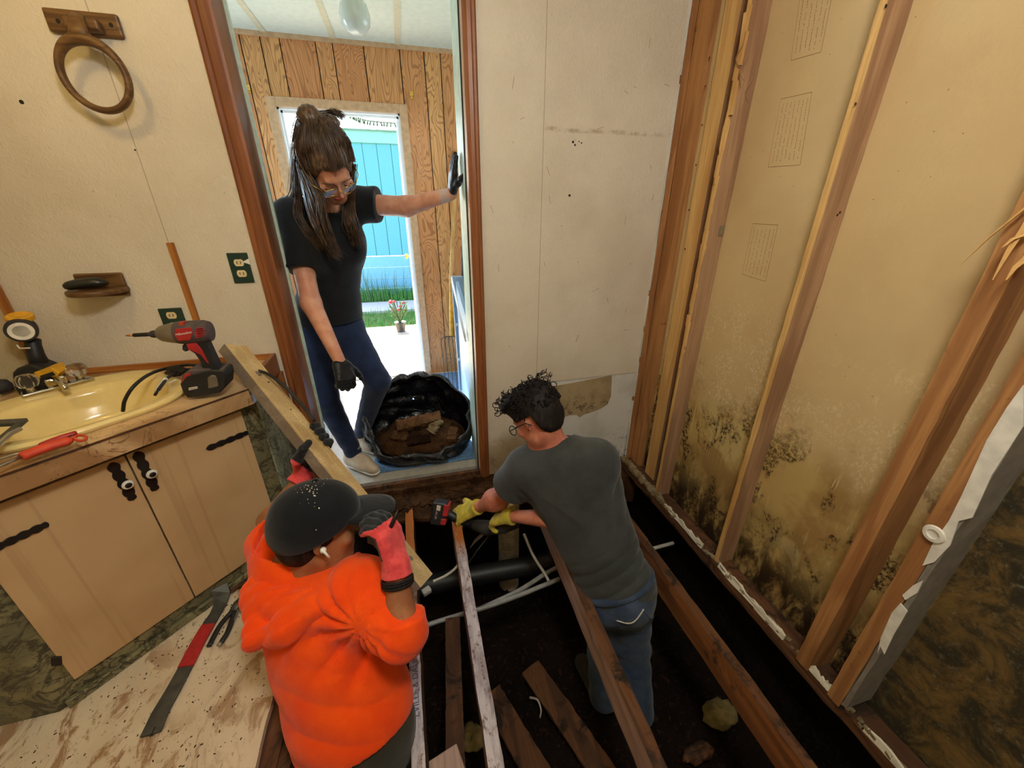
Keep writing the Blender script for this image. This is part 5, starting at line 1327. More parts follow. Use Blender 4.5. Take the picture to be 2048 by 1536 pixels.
# ---- woman in the doorway
def woman():
    hc = P(656, 332, 1.47); hf = nrm(V(.34, -.52, -.78)); hu = V(.05, -.70, .70)
    hp, q, HR = head_prims(hc, hf, hu, 1.08); l, f, u = HR
    root = thing('person', 'woman in black t-shirt and dark jeans leaning in doorway, black gloved hand on jamb', 'person', V(-.36, 2.02, .012))
    nk = V(-.325, 2.03, 1.385); Rs = V(-.452, 1.985, 1.335); Ls = at(714, 408, Y=2.13)
    Le = at(812, 413, Y=2.07); Lw = at(903, 388, Y=1.975)
    Re = P(622, 606, 1.70); Rw = P(679, 722, 1.66)
    tl = nrm((Ls-Rs)*V(1, 1, 0)); tf = nrm(np.cross(tl, V(0, 0, 1))); TR = [tl, tf, V(0, 0, 1)]
    ch = V(-.335, 2.04, 1.22); be = V(-.37, 2.06, 1.02); pv = V(-.415, 2.085, .86)
    Lh = pv+tl*.075+V(0, 0, -.05); Rh = pv-tl*.075+V(0, 0, -.05)
    Lk = P(755, 762, 2.03); La = at(722, 868, Z=.11); Rk = P(652, 800, 2.03); Ra = at(706, 902, Z=.11)
    torso = [('e', (ch, (.165, .112, .17), TR), 0), ('e', (be, (.135, .105, .16), TR), .08), ('e', (pv, (.165, .120, .13), TR), .08),
             ('e', (ch+tf*.075+tl*.065+V(0, 0, -.02), (.062, .06, .065), TR), .03), ('e', (ch+tf*.075-tl*.065+V(0, 0, -.02), (.062, .06, .065), TR), .03),
             ('c', (nk+V(0, 0, -.05), Ls, .055, .055), .05), ('c', (nk+V(0, 0, -.05), Rs, .055, .055), .05), ('c', (nk+V(0, 0, -.04), nk+V(0, 0, .0), .07, .05), .05)]
    neck = [('c', (nk+V(0, .0, -.03), hc-u*.045-f*.025, .050, .048), .03)]
    arms = [('c', (Ls, Le, .054, .050), .03), ('c', (Le, Lw, .050, .033), .02), ('c', (Rs, Re, .052, .047), .03), ('c', (Re, Rw, .048, .031), .02)]
    hl = hand_prims(Lw+nrm(Lw-Le)*.004, V(.10, -.05, 1), V(1, .1, -.1), V(0, -1, -.1), (.03, .03, .03, .05), .95, 1.1, .1)
    rd = nrm(Rw-Re); hr = hand_prims(Rw+rd*.004, rd+V(-.05, -.10, -.25), V(-.3, .5, 0), V(.7, .2, .1), (.75, .8, .85, .9), .95, 1.1, .5)
    make('body', hp+neck+torso+arms+hl+hr, .0062, 'skin_fair', root, -.006)
    # eyes and mouth live in the face mesh; sculpt the face separately finer is not needed behind the glasses
    # shirt
    sl = [('c', (Ls, Ls+(Le-Ls)*.72, .066, .072), .035, [(Ls+(Le-Ls)*.44, Le-Ls)]), ('c', (Rs, Rs+(Re-Rs)*.85, .066, .070), .035, [(Rs+(Re-Rs)*.60, Re-Rs)])]
    def folds(Pn): return .010*crease(Pn, (.5, .2, 1), 60, 1.2, 2)*blob(Pn, be+V(0, 0, .02), .16)+.008*crease(Pn, (1, .4, 1), 90, 1, 4)*blob(Pn, Ls+(Le-Ls)*.3, .09)+.004*ridge(Pn, (1, .4, .5), 45, 1.5, 5)*blob(Pn, Rs+V(0, 0, -.1), .12)+.004*wob(Pn, 18, 3)
    make('t_shirt', torso+sl, .0065, 'black_shirt', root, .010, folds, [(pv+V(0, 0, -.005), (0, 0, -1))], holes=[(nk+tf*.035+V(0, 0, -.01), nk+V(0, 0, .14)-tf*.01, .062, .11)])
    legs = [('e', (pv+V(0, 0, -.02), (.160, .118, .12), TR), 0), ('c', (Lh, Lk, .090, .060), .05), ('c', (Lk, La+V(0, 0, .0), .060, .040), .02), ('c', (Rh, Rk, .092, .060), .05), ('c', (Rk, Ra, .059, .042), .02)]
    def jf(Pn): return .006*crease(Pn, (.2, .3, 1), 90, 1.2, 7)*(blob(Pn, Lk, .10)+blob(Pn, Rk, .10)+blob(Pn, La, .09)+blob(Pn, Ra, .09)+.3)
    make('jeans', legs, .0068, 'navy_jeans', root, .004, jf, [(pv+V(0, 0, .06), (0, 0, 1))])
    for (A, toe, nm) in ((Ra, at(752, 938, Z=.05), 1), (La, at(748, 892, Z=.05)+V(.02, -.02, 0), 2)):
        hz = V(A[0], A[1], .052)+nrm((A-toe)*V(1, 1, 0))*.02; d = nrm((toe-hz)*V(1, 1, 0)); e = hz+d*.17; s_ = V(-d[1], d[0], 0)
        sp = [('c', (hz, hz+d*.09+V(0, 0, .005), .040, .040), 0), ('c', (hz+d*.08, V(e[0], e[1], .042), .040, .032), .03), ('c', (A+V(0, 0, .02), hz+V(0, 0, .01), .040, .040), .03)]
        sh = make('shoe', sp, .005, 'shoe_cloth', root, .002, cuts=[(V(0, 0, .026), (0, 0, -1))])
        so = make('sole', [('c', (hz-V(0, 0, .012), V(e[0], e[1], .040), .046, .040), 0)], .005, 'white_paint', sh, .0, cuts=[(V(0, 0, .030), (0, 0, 1)), (V(0, 0, .013), (0, 0, -1))])
        m = MB()
        for k in range(5):
            c = hz+d*(.035+k*.022)+V(0, 0, .048-k*.004); m.tube(smoothpath([c+s_*.024-V(0, 0, .006), c+V(0, 0, .002), c-s_*.024+d*.012-V(0, 0, .006)], 6), .0025, 5)
        m.build('laces', 'label_white', sh)
    make('glove', hl, .0032, 'nitrile_black', root, .0016, lambda Pn: .0014*wob(Pn, 120, 4), pad=.01)
    make('glove', hr, .0032, 'nitrile_black', root, .0020, lambda Pn: .0018*wob(Pn, 120, 5), pad=.01)
    m = MB(); a_ = nrm(Lw-Le); m.tube([Lw-a_*.050, Lw-a_*.03, Lw-a_*.005], [.031, .030, .0285], 20, cap=False); m.build('glove_cuff', 'clear_cuff', root, smooth=True)
    # hair: scalp shell, ponytail knot and long loose locks
    hh = [('e', (q(0, -.020, .030), (.092, .112, .108), HR), 0), ('e', (q(0, -.045, -.01), (.082, .085, .10), HR), .03),
          ('e', (q(-.01, -.075, .125), (.040, .042, .038), HR), .02), ('c', (q(-.01, -.085, .12), P(612, 245, 1.63), .028, .030), .02), ('e', (P(652, 244, 1.57), (.055, .045, .030)), .03), ('c', (P(612, 245, 1.63), P(603, 320, 1.70), .030, .026), .02), ('c', (P(603, 320, 1.70), P(600, 385, 1.74), .026, .020), .02)]
    def hx(Pn):
        v = (Pn-np.array(hc, np.float32)); a = v@np.array(u, np.float32); b = v@np.array(f, np.float32); c = v@np.array(l, np.float32)
        face = np.where((b > .035) & (a < .062+.25*np.abs(c)), .02, 0)
        return .0016*np.sin(c*420+wob(Pn, 20, 2)*3)+.002*wob(Pn, 55, 6)
    def hfn(Pn):
        d = ev(Pn, hh)+hx(Pn); v = Pn-np.array(hc, np.float32); a = v@np.array(u, np.float32); b = v@np.array(f, np.float32); c = v@np.array(l, np.float32)
        cutf = (b-.042)*.80-(a-.030)*.60-.9*np.maximum(np.abs(c)-.045, 0)+.0035*wob(Pn, 110, 31)            # hairline plane: keep what is above or behind
        return np.maximum(d, cutf)
    lo, hi = bbox_of(hh, .02); hair = organic('hair', hfn, lo, hi, .0048, 'brown_hair', root, 1)
    G = []
    def lock(a0, *pts): G.append([a0]+[np.array(p, float) for p in pts])
    lk = lambda x, y, w: P(x, y, w)
    lock(q(-.080, .012, .02), lk(640, 395, 1.46), lk(648, 440, 1.50), lk(662, 480, 1.55), lk(676, 512, 1.60))
    lock(q(-.085, -.01, .01), lk(628, 400, 1.48), lk(640, 445, 1.52), lk(655, 485, 1.57), lk(668, 515, 1.62))
    lock(q(-.088, -.03, .0), lk(612, 395, 1.52), lk(628, 440, 1.55), lk(648, 480, 1.58), lk(672, 505, 1.60))
    lock(q(-.085, -.05, -.01), lk(600, 390, 1.56), lk(600, 430, 1.60), lk(622, 470, 1.62), lk(650, 498, 1.62))
    lock(q(-.075, -.07, -.02), lk(588, 388, 1.62), lk(566, 402, 1.68), lk(568, 420, 1.72), lk(588, 440, 1.72))
    lock(q(-.084, -.02, -.02), lk(618, 408, 1.50), lk(634, 456, 1.53), lk(660, 494, 1.57), lk(680, 514, 1.60))
    lock(q(.082, .012, .0), lk(700, 418, 1.60), lk(706, 450, 1.62), lk(712, 478, 1.66), lk(716, 492, 1.68))
    lock(q(.080, -.01, -.02), lk(704, 425, 1.62), lk(702, 455, 1.64), lk(708, 478, 1.67), lk(712, 490, 1.69))
    lock(q(.070, .0, -.05), lk(692, 430, 1.60), lk(696, 452, 1.62), lk(706, 470, 1.66), lk(716, 484, 1.68))
    strands('loose_locks', G, 'brown_hair', hair, 36, .0060, .0017, 3, 14, .003)
    sg = []                                    # combed strands over the scalp up to the knot
    for k in range(15):
        c0 = -.078+.156*k/14; sg.append([q(c0, .082-abs(c0)*.55, .070-abs(c0)*.25), q(c0, .052-abs(c0)*.5, .106-abs(c0)*.35), q(c0*.96, .01, .132-abs(c0)*.35), q(c0*.6, -.03, .138-abs(c0)*.1), q(c0*.25-.008, -.068, .142)])
        if abs(c0) > .03: sg.append([q(c0*1.10, .02, .02), q(c0*1.12, -.02, .06), q(c0*.85, -.05, .105), q(c0*.3-.008, -.075, .13)])
    strands('combed_strands', sg, 'brown_hair', hair, 14, .0035, .0014, 4, 10)
    pg = [[q(-.01, -.09, .13), P(628+4*k, 226+2*k, 1.60), P(604+3*k, 232+3*k, 1.64), P(592+3*k, 270, 1.68), P(590+4*k, 330, 1.72), P(588+5*k, 385, 1.74)] for k in range(8)]
    pg += [[q(-.01, -.08, .13), P(655, 226, 1.58), P(668+4*k, 222+3*k, 1.58), P(682+3*k, 230+4*k, 1.58)] for k in range(3)]
    strands('ponytail', pg, 'brown_hair', hair, 34, .006, .0016, 7, 12, .002)
    m = MB(); cc = q(-.01, -.073, .128); m.tube([cc+(l*math.cos(a)+f*math.sin(a))*.037 for a in np.linspace(0, 2*PI, 25)], .006, 8, cap=False); m.build('hair_tie', 'black_shirt', hair, smooth=True)
    # glasses, brows, lips
    gl_ = MB()
    for s in (-1, 1):
        pts = [q(s*(.034+.024*math.cos(a)), .104-.012*abs(math.cos(a)*.5+.5)*(1 if s*math.cos(a) > 0 else .3), -.004+.017*max(-1, min(1, 1.25*math.sin(a)))) for a in np.linspace(0, 2*PI, 25)]
        gl_.tube(pts, .0017, 6, cap=False)
        gl_.tube([q(s*.058, .093, .002), q(s*.083, .06, .006), q(s*.086, -.01, .006)], .0015, 6)
    gl_.tube([q(-.010, .106, .002), q(0, .109, .005), q(.010, .106, .002)], .0015, 6)
    g = gl_.build('glasses', 'brass', root, smooth=True)
    for s in (-1, 1):
        m = MB(); pts = [q(s*(.034+.023*math.cos(a)), .103-.010*(.5+.5*s*math.cos(a)), -.004+.016*max(-1, min(1, 1.25*math.sin(a)))) for a in np.linspace(0, 2*PI, 24, endpoint=False)]
        m.add(pts+[p+f*.0015 for p in pts], [list(range(24))[::-1], list(range(24, 48))]+[(i, (i+1) % 24, (i+1) % 24+24, i+24) for i in range(24)]); m.build('lens', 'lens_glass', g)
        m = MB(); m.tube(smoothpath([q(s*.016, .093, .026), q(s*.034, .092, .031), q(s*.052, .080, .025)], 8), .0028, 6, flat=.6); m.build('eyebrow', 'brown_hair', root, smooth=True)
        m = MB(); m.tube(smoothpath([q(s*.020, .0865, .002), q(s*.033, .090, -.002), q(s*.046, .083, .0)], 8), .0022, 6); m.build('eyelashes', 'dark_hair', root, smooth=True)
    m = MB(); m.tube(smoothpath([q(-.020, .084, -.058), q(-.008, .0905, -.054), q(.0, .090, -.056), q(.008, .0905, -.054), q(.020, .084, -.058)], 12), [.001]+[.0042]*11+[.001], 8, flat=.8)
    m.tube(smoothpath([q(-.018, .083, -.061), q(0, .0905, -.0645), q(.018, .083, -.061)], 10), [.001]+[.0050]*9+[.001], 8, flat=.8); m.build('lips', 'lip_pink', root, smooth=True)
flat('lip_pink', srgb(186, 96, 88), .45)
woman()


# ---- man in grey shirt bending over the joists
def greyman():
    root = thing('person', 'man in grey t-shirt and blue jeans bent over joists wearing yellow gloves', 'person', V(.70, .88, -.70))
    pv = V(.685, .93, -.03); nk = P(1108, 890, 1.49); Ls = P(1055, 935, 1.52); Rs = P(1190, 925, 1.40)
    tu = nrm(nk-pv); tl = Ls-Rs; tl = nrm(tl-tu*(tl@tu)); tf = np.cross(tl, tu); TR = [tl, tf, tu]
    L = np.linalg.norm(nk-pv); ch = pv+tu*L*.70; be = pv+tu*L*.36
    Le = P(1000, 998, 1.68); Lw = P(950, 1016, 1.80); Re = P(1112, 1038, 1.52); Rw = P(1018, 1032, 1.66)
    hc = P(1070, 836, 1.46); hf = nrm(V(-.52, .55, -.62)); hu = V(-.30, .42, .85)
    hp, q, HR = head_prims(hc, hf, hu, 1.0); l, f, u = HR
    torso = [('e', (ch, (.175, .115, .19), TR), 0), ('e', (be, (.150, .110, .19), TR), .08), ('e', (pv+tu*.02, (.148, .110, .13), TR), .08),
             ('c', (nk-tu*.06, Ls, .060, .060), .06), ('c', (nk-tu*.06, Rs, .060, .060), .06), ('e', (nk-tu*.05, (.09, .06, .05), TR), .05)]
    neck = [('c', (nk-tu*.03, hc-u*.04-f*.03, .058, .056), .03)]
    arms = [('c', (Ls, Le, .052, .044), .03), ('c', (Le, Lw, .048, .030), .02), ('c', (Rs, Re, .050, .044), .03), ('c', (Re, Rw, .047, .030), .02),
            ('e', (Le+(Lw-Le)*.25+V(0, 0, .01), (.052, .052, .052)), .04)]
    hd = nrm(P(905, 1035, 1.84)-Lw); hl = hand_prims(Lw+nrm(Lw-Le)*.005, hd, V(.3, .3, -.9), V(.45, .8, .1), (.35, .55, .62, .65), 1.0, 1.05, .5)
    rd = nrm(Rw-Re); hr = hand_prims(Rw+rd*.004, rd+V(0, .1, -.35), V(-.1, .3, -1), V(.2, 1, 0), (.7, .75, .8, .8), 1.0, 1.05, .6)
    make('body', hp+neck+torso+arms+hl+hr, .0066, 'skin_ruddy', root, -.007)
    sl = [('c', (Ls, Ls+(Le-Ls)*.75, .072, .074), .045, [(Ls+(Le-Ls)*.56, Le-Ls)]), ('c', (Rs, Rs+(Re-Rs)*.8, .070, .070), .045, [(Rs+(Re-Rs)*.6, Re-Rs)])]
    wv_ = pv+tu*.10
    def folds(Pn): return .014*crease(Pn, tu+tl*.30, 120, .8, 2, 5)*blob(Pn, wv_-tf*.06-tl*.04, .16)+.012*crease(Pn, V(1, -.4, .8), 140, .9, 5)*blob(Pn, Ls-tl*.02+V(0, 0, -.08), .08)+.011*crease(Pn, V(1, .3, -.5), 70, 1.3, 8)*blob(Pn, Rs-tu*.1, .13)+.004*wob(Pn, 13, 3)
    nf = nk-tu*.012
    make('t_shirt', torso+sl, .0058, 'grey_shirt', root, .012, folds, [(pv-tu*.03, -tu)], it=1, holes=[(nf+tf*.02-tu*.01, nf+tu*.12+tf*.03, .062, .12)])
    m = MB(); m.tube([nf-tu*.004+(tl*math.cos(a)*.068+tf*(math.sin(a)*.066+.018))+tu*.012 for a in np.linspace(0, 2*PI, 33)], .0055, 8, cap=False); m.build('collar', 'grey_shirt', root, smooth=True)
    Lh = pv+V(-.045, .03, -.05); Rh = pv+V(.055, -.02, -.05); Lk = V(.665, .95, -.37); Rk = V(.775, .88, -.37); La = V(.66, .87, -.64); Ra = V(.78, .78, -.64)
    legs = [('e', (pv+tu*.0, (.142, .108, .12), TR), 0), ('e', (pv-tf*.05-tu*.02+tl*.05, (.07, .07, .08), TR), .04), ('e', (pv-tf*.05-tu*.02-tl*.05, (.07, .07, .08), TR), .04),
            ('c', (Lh, Lk, .082, .062), .05), ('c', (Lk, La, .062, .058), .02), ('c', (Rh, Rk, .082, .064), .05), ('c', (Rk, Ra, .064, .060), .02)]
    def jf(Pn): return .0035*ridge(Pn, (.2, .3, 1), 60, 1.2, 7)*(blob(Pn, Lk, .12)+blob(Pn, Rk, .12)+.3)
    je = make('jeans', legs, .0065, 'blue_jeans', root, .006, jf, [(pv+tu*.055, tu)])
    def onleg(p, dr):
        p = np.array(p, float)-nrm(dr)*.25; dr = nrm(dr)
        for _ in range(60):
            dd = float(ev(p[None].astype(np.float32), legs)[0])-.008; p = p+dr*dd*.8
            if dd < .0005: return p
        return None
    # back pocket with its open top edge
    pc = pv-tf*.112-tl*.055-tu*.085
    for off_, nm, mt in ((0, 'pocket', 'blue_jeans'),):
        qd = [pc+tl*.05+tu*.06, pc-tl*.0+tu*.055, pc-tl*.055+tu*.075, pc-tl*.06+tu*.0, pc-tl*.055-tu*.06, pc-tl*.0-tu*.085, pc+tl*.045-tu*.065, pc+tl*.05+tu*.0, pc+tl*.05+tu*.06]
        m = MB(); qq = [k for k in (onleg(p, tf) for p in smoothpath(qd, 48)) if k is not None]; m.tube(qq, .0022, 5, cap=False); m.build('pocket', mt, je)
    m = MB(); qq = [k-tf*.002 for k in (onleg(p, tf) for p in smoothpath([pc+tl*.045+tu*.062, pc-tl*.005+tu*.048, pc-tl*.06+tu*.078], 14)) if k is not None]; m.tube(qq, .0026, 6); m.build('pocket_seam', 'pvc_white', je, smooth=True)
    m = MB(); w0 = pv+tu*.045
    m.tube([w0+(tl*math.cos(a)*.153+tf*math.sin(a)*.119) for a in np.linspace(0, 2*PI, 41)], .012, 8, cap=False, flat=1.4); m.build('waistband', 'blue_jeans', je, smooth=True)
    for A, d in ((La, V(-.15, 1, 0)), (Ra, V(.0, 1, 0))):
        hz = V(A[0], A[1], -.665); d = nrm(d)
        make('boot', [('c', (hz, hz+d*.17, .045, .038), 0), ('c', (A, hz, .048, .045), .03)], .007, 'dark_trousers', root, cuts=[(V(0, 0, -.705), (0, 0, -1))])
    g1 = make('glove', hl+[('c', (Lw+(Le-Lw)*.16, Lw, .036, .031), .01, [(Lw+(Le-Lw)*.14, Le-Lw)])], .0034, 'yellow_glove', root, .0024, lambda Pn: .0014*wob(Pn, 130, 4), pad=.01)
    g2 = make('glove', hr+[('c', (Rw+(Re-Rw)*.12, Rw, .038, .034), .01, [(Rw+(Re-Rw)*.10, Re-Rw)])], .0034, 'yellow_glove', root, .0024, lambda Pn: .0014*wob(Pn, 130, 5), pad=.01)
    # curly dark hair
    hh = [('e', (q(0, -.020, .036), (.089, .104, .098), HR), 0), ('e', (q(0, -.062, -.015), (.070, .050, .062), HR), .03), ('e', (q(0, .060, .085), (.065, .05, .042), HR), .03)]
    def hfn(Pn):
        d = ev(Pn, hh)+.0032*wob(Pn, 90, 2)+.003*np.abs(wob(Pn, 160, 3)); v = Pn-np.array(hc, np.float32); a = v@np.array(u, np.float32); b = v@np.array(f, np.float32)
        d = np.maximum(d, (b-.045)*.8-(a-.045)*.6); return np.maximum(d, np.minimum(.022-a, b+.050))
    lo, hi = bbox_of(hh, .02); hair = organic('hair', hfn, lo, hi, .0045, 'dark_hair', root, 1)
    R = random.Random(12); m = MB()
    for i in range(560):
        front = i < 240
        if front: c0 = q(R.uniform(-.07, .07), R.uniform(.02, .095), R.uniform(.07, .118)) if i % 2 else q(R.uniform(-.085, .085), R.uniform(-.10, .05), R.uniform(.07, .13))
        else:
            a = R.uniform(0, 2*PI); b_ = R.uniform(-.2, 1.2); c0 = q(.092*math.cos(a)*math.cos(b_), -.02+.105*math.sin(a)*math.cos(b_)*(1 if math.sin(a) < 0 else .6), .036+.098*math.sin(b_))
        o = nrm(c0-hc); _, e1, e2 = frame(nrm(V(R.gauss(0, 1), R.gauss(0, 1), R.gauss(0, 1)))); rr = R.uniform(.006, .013) if front else R.uniform(.004, .008); t0 = R.uniform(0, 6)
        q_ = [c0+o*.004+(e1*math.cos(t0+k*.7)+e2*math.sin(t0+k*.7))*rr+o*.0012*k*(1.0 if front else .4) for k in range(9)]
        m.tube(smoothpath(q_, 12), .0017, 4, cap=False)
    m.build('curls', 'dark_hair', hair, smooth=True, fix=False)
    g = MB()
    for s in (-1, 1):
        g.tube([q(s*(.034+.024*math.cos(a)), .104-.010*(.5+.5*s*math.cos(a)), -.002+.019*math.sin(a)) for a in np.linspace(0, 2*PI, 25)], .0019, 6, cap=False)
        g.tube([q(s*.058, .094, .004), q(s*.084, .05, .006), q(s*.088, -.02, .006), q(s*.086, -.04, -.012)], .0021, 6)
    g.tube([q(-.010, .105, .002), q(.010, .105, .002)], .0018, 6); g.build('glasses', 'black_plastic', root, smooth=True)
    return hl, hr, Lw, hd, Rw
gh = greyman()
# cordless saw in the grey man's gloved hands
def saw():
    b0 = P(880, 1028, 1.80); ax = nrm(P(1000, 1052, 1.72)-P(900, 1032, 1.80)); vw = nrm(b0-_C); sd = nrm(np.cross(ax, vw)); nn = np.cross(sd, ax)
    t = thing('cordless_saw', 'black and red cordless saw with battery held by yellow gloved hands', 'saw', b0)
    up = nrm(P(884, 1000, 1.80)-P(876, 1055, 1.80)); x = nrm(P(900, 1022, 1.80)-P(866, 1018, 1.80)); x = nrm(x-up*(x@up)); z = np.cross(x, up)
    c = P(880, 1024, 1.80)
    m = MB(); m.obox(c, x, up, z, .034, .052, .036); m.build('battery', 'black_plastic', t, bevel=.006)
    m = MB(); m.obox(c+x*.030+up*.022, x, up, z, .012, .026, .038); m.obox(c+x*.026-up*.030, x, up, z, .012, .014, .038); m.build('latch', 'tool_red', t, bevel=.003)
    s_ = 1 if z@vw < 0 else -1
    m = MB(); m.obox(c-x*.004+up*.030+z*s_*.0365, x, up, z, .009, .012, .0008); m.build('battery_label', 'label_white', t)
    text_mesh('XC 5.0', .012, c-x*.010-up*.005+z*s_*.0368, up, -x, 'battery_text', 'label_white', t, .0003)
    m = MB(); m.tube([c+x*.03, P(918, 1040, 1.84), P(955, 1052, 1.84)], [.022, .019, .022], 14); m.build('grip', 'black_plastic', t, smooth=True)
    m = MB(); m.tube([P(950, 1050, 1.82), P(975, 1056, 1.78), P(1010, 1052, 1.74), P(1035, 1045, 1.72)], [.028, .038, .036, .026], 16, flat=.85); m.build('motor_housing', 'dark_rubber', t, smooth=True)
    m = MB(); m.tube([P(972, 1062, 1.79), P(950, 1082, 1.80), P(940, 1096, 1.80)], [.012, .010, .003], 8, flat=.4); m.build('shoe', 'steel', t)
    m = MB(); m.tube([P(985, 1062, 1.78), P(955, 1100, 1.80), P(938, 1125, 1.81)], [.005, .005, .003], 6, flat=.25); m.build('blade', 'iron_dark', t)
saw()

# ---- man in orange shirt and cap
def orangeman():
    root = thing('person', 'man in bright orange hooded t-shirt and dark cap standing between joists', 'person', V(-.30, .72, -.70))
    pv = P(715, 1462, 1.10); nk = P(612, 1158, 1.12); Ls = P(575, 1128, 1.13); Rs = P(728, 1188, 1.05)
    tu = nrm(nk-pv); tl = Ls-Rs; tl = nrm(tl-tu*(tl@tu)); tf = np.cross(tl, tu); TR = [tl, tf, tu]; L = np.linalg.norm(nk-pv)
    ch = pv+tu*L*.70+tf*.02; be = pv+tu*L*.36+tf*.01
    Le = P(540, 1042, 1.30); Lw = P(606, 955, 1.375); Re = P(806, 1266, .985); Rw = P(792, 1130, 1.0)
    hc = P(640, 1058, 1.085); hf = nrm(V(.87, .22, -.16)); hu = nrm(V(.05, .25, 1.0))
    hp, q, HR = head_prims(hc, hf, hu, 1.04); l, f, u = HR
    torso = [('e', (ch, (.180, .120, .17), TR), 0), ('e', (be, (.168, .128, .16), TR), .09), ('e', (pv+tu*.03, (.165, .125, .12), TR), .09),
             ('c', (nk-tu*.06, Ls, .060, .062), .06), ('c', (nk-tu*.06, Rs, .060, .062), .06)]
    neck = [('c', (nk-tu*.03, hc-u*.05-f*.02, .062, .060), .03)]
    arms = [('c', (Ls, Le, .052, .042), .03), ('c', (Le, Lw, .043, .031), .02), ('c', (Rs, Re, .054, .046), .03), ('c', (Re, Rw, .050, .033), .02)]
    # hand on plank: palm under, fingers over the far edge
    plc = pa+(pz-pa)*.435
    hl = hand_prims(Lw, nrm(plc+tv2*-.030+wv2*.0-Lw), nrm(tv2+wv2*.2), nrm(-wv2), (.2, .2, .2, .2), 1.0, 1.0, .1)[:4]
    fing = []
    for k in range(4):
        c = plc-dv*.050+dv*(.0+.026*k)
        a = c-tv2*.036+wv2*.018; b = c-tv2*.030+wv2*.054; e = c+tv2*.004+wv2*.061; g_ = c+tv2*.030+wv2*.050; h_ = c+tv2*.032+wv2*.028
        fing += [('c', (a, b, .0125, .0115), .004), ('c', (b, e, .0115, .0108), .004), ('c', (e, g_, .0108, .0100), .004), ('c', (g_, h_, .0100, .0088), .004)]
    pmid = plc-tv2*.038+dv*.0
    hl += [('c', (Lw, pmid-wv2*.02, .026, .024), .02), ('c', (pmid-dv*.045+wv2*.01, pmid+dv*.035+wv2*.01, .020, .020), .02)]
    tb = pmid-wv2*.052+dv*.03
    thumb = [('c', (pmid-wv2*.02+dv*.02, tb, .019, .015), .012), ('c', (tb, tb+tv2*.046-wv2*.002-dv*.01, .014, .012), .006), ('c', (tb+tv2*.046-wv2*.002-dv*.01, tb+tv2*.060+wv2*.022-dv*.022, .012, .0095), .006)]
    hl = hl[4:]+fing+thumb
    hd = nrm(P(772, 1055, 1.00)-Rw); hr = hand_prims(Rw, hd, -_R*.9+V(0, .25, 0), V(.05, .8, .4), (.55, .62, .66, .7), 1.02, 1.08, .35)
    make('body', hp+neck+torso+arms+hl+hr, .0064, 'skin_brown', root, -.006)
    sl = [('c', (Ls, Ls+(Le-Ls)*.75, .076, .078), .05, [(Ls+(Le-Ls)*.55, Le-Ls)]), ('c', (Rs, Re, .076, .044), .06), ('c', (Re, Re+nrm(Rw-Re)*.08, .044, .044), .03, [(Re+nrm(Rw-Re)*.040, Rw-Re)])]
    # hood lying round the neck and hanging off the left shoulder
    hood = [('c', (P(552, 1080, 1.14), P(520, 1190, 1.06), .036, .040), .03), ('c', (P(520, 1190, 1.06), P(508, 1282, .99), .040, .020), .03), ('c', (P(512, 1275, .99), P(570, 1262, .99), .022, .030), .03),
            ('c', (P(570, 1262, .99), P(640, 1215, 1.0), .034, .028), .03), ('c', (P(540, 1200, 1.04), P(620, 1205, 1.02), .040, .034), .03),
            ('c', (P(620, 1205, 1.02), P(700, 1150, 1.05), .028, .022), .03), ('c', (P(700, 1150, 1.05), P(716, 1118, 1.12), .020, .020), .02), ('c', (P(545, 1095, 1.16), P(575, 1060, 1.24), .030, .024), .03)]
    armpit = P(752, 1225, 1.0); tail = P(640, 1330, 1.0)
    def fan(Pn):
        v = Pn-np.array(armpit, np.float32); a = v@tu.astype(np.float32); b = v@tl.astype(np.float32); ang = np.arctan2(a, b+1e-4)
        r_ = np.linalg.norm(v, axis=1); return (.6-np.abs(np.sin(ang*7+.9*wob(Pn, 7, 5)))**.75)*np.clip(r_*.22, 0, .024)*blob(Pn, armpit, .20)/(1+np.exp(-(b-.5*a+.02)*60))
    def folds(Pn): return fan(Pn)+.012*crease(Pn, tu*.8+tl*.7, 100, 1.5, 2, 8)*blob(Pn, P(590, 1240, 1.04), .13)+.015*crease(Pn, tu-tl*.5, 80, 1.1, 9, 5)*blob(Pn, pv+tu*.1, .17)+.013*crease(Pn, (Rs-Re)+tf*.05, 120, .9, 4, 8)*blob(Pn, Re+(Rs-Re)*.3, .09)+.003*wob(Pn, 16, 3)
    nf = nk-tu*.005
    sh = make('t_shirt', torso+sl, .0055, 'orange_shirt', root, .014, folds, [(pv+tu*.015, -tu)], it=1, holes=[(nf+tf*.03-tu*.03, nf+tu*.14+tf*.03, .066, .12)])
    # open cuff of the right sleeve
    make('hood', hood, .0050, 'orange_shirt', sh, 0, lambda Pn: .007*crease(Pn, tu*.9+tl*.6+tf*.5, 150, 1.6, 6, 9)+.005*crease(Pn, tl-tu*.5, 90, 1.8, 16, 8)+.003*wob(Pn, 30, 2))
    rv = nrm(Rw-Re); m = MB(); c = Re+rv*.052; _, e1, e2 = frame(rv)
    m.tube([Re-rv*.01, Re+rv*.02, Re+rv*.040, Re+rv*.044], [.055, .057, .058, .052], 28, cap=False); m.build('sleeve_hem', 'orange_shirt', sh, smooth=True)
    m = MB()
    pts = [P(580, 1118, 1.10), P(592, 1160, 1.08), P(622, 1185, 1.07), P(664, 1172, 1.07), P(700, 1138, 1.09)]
    m.tube(smoothpath(pts, 20), .006, 8); m.build('collar_seam', 'orange_shirt', sh, smooth=True)
    Lh = pv+tl*.08-V(0, 0, .04); Rh = pv-tl*.08-V(0, 0, .04); Lk = Lh+V(.0, .10, -.33); Rk = Rh+V(-.02, .10, -.33); La = V(Lk[0]-.01, Lk[1]-.10, -.64); Ra = V(Rk[0], Rk[1]-.10, -.64)
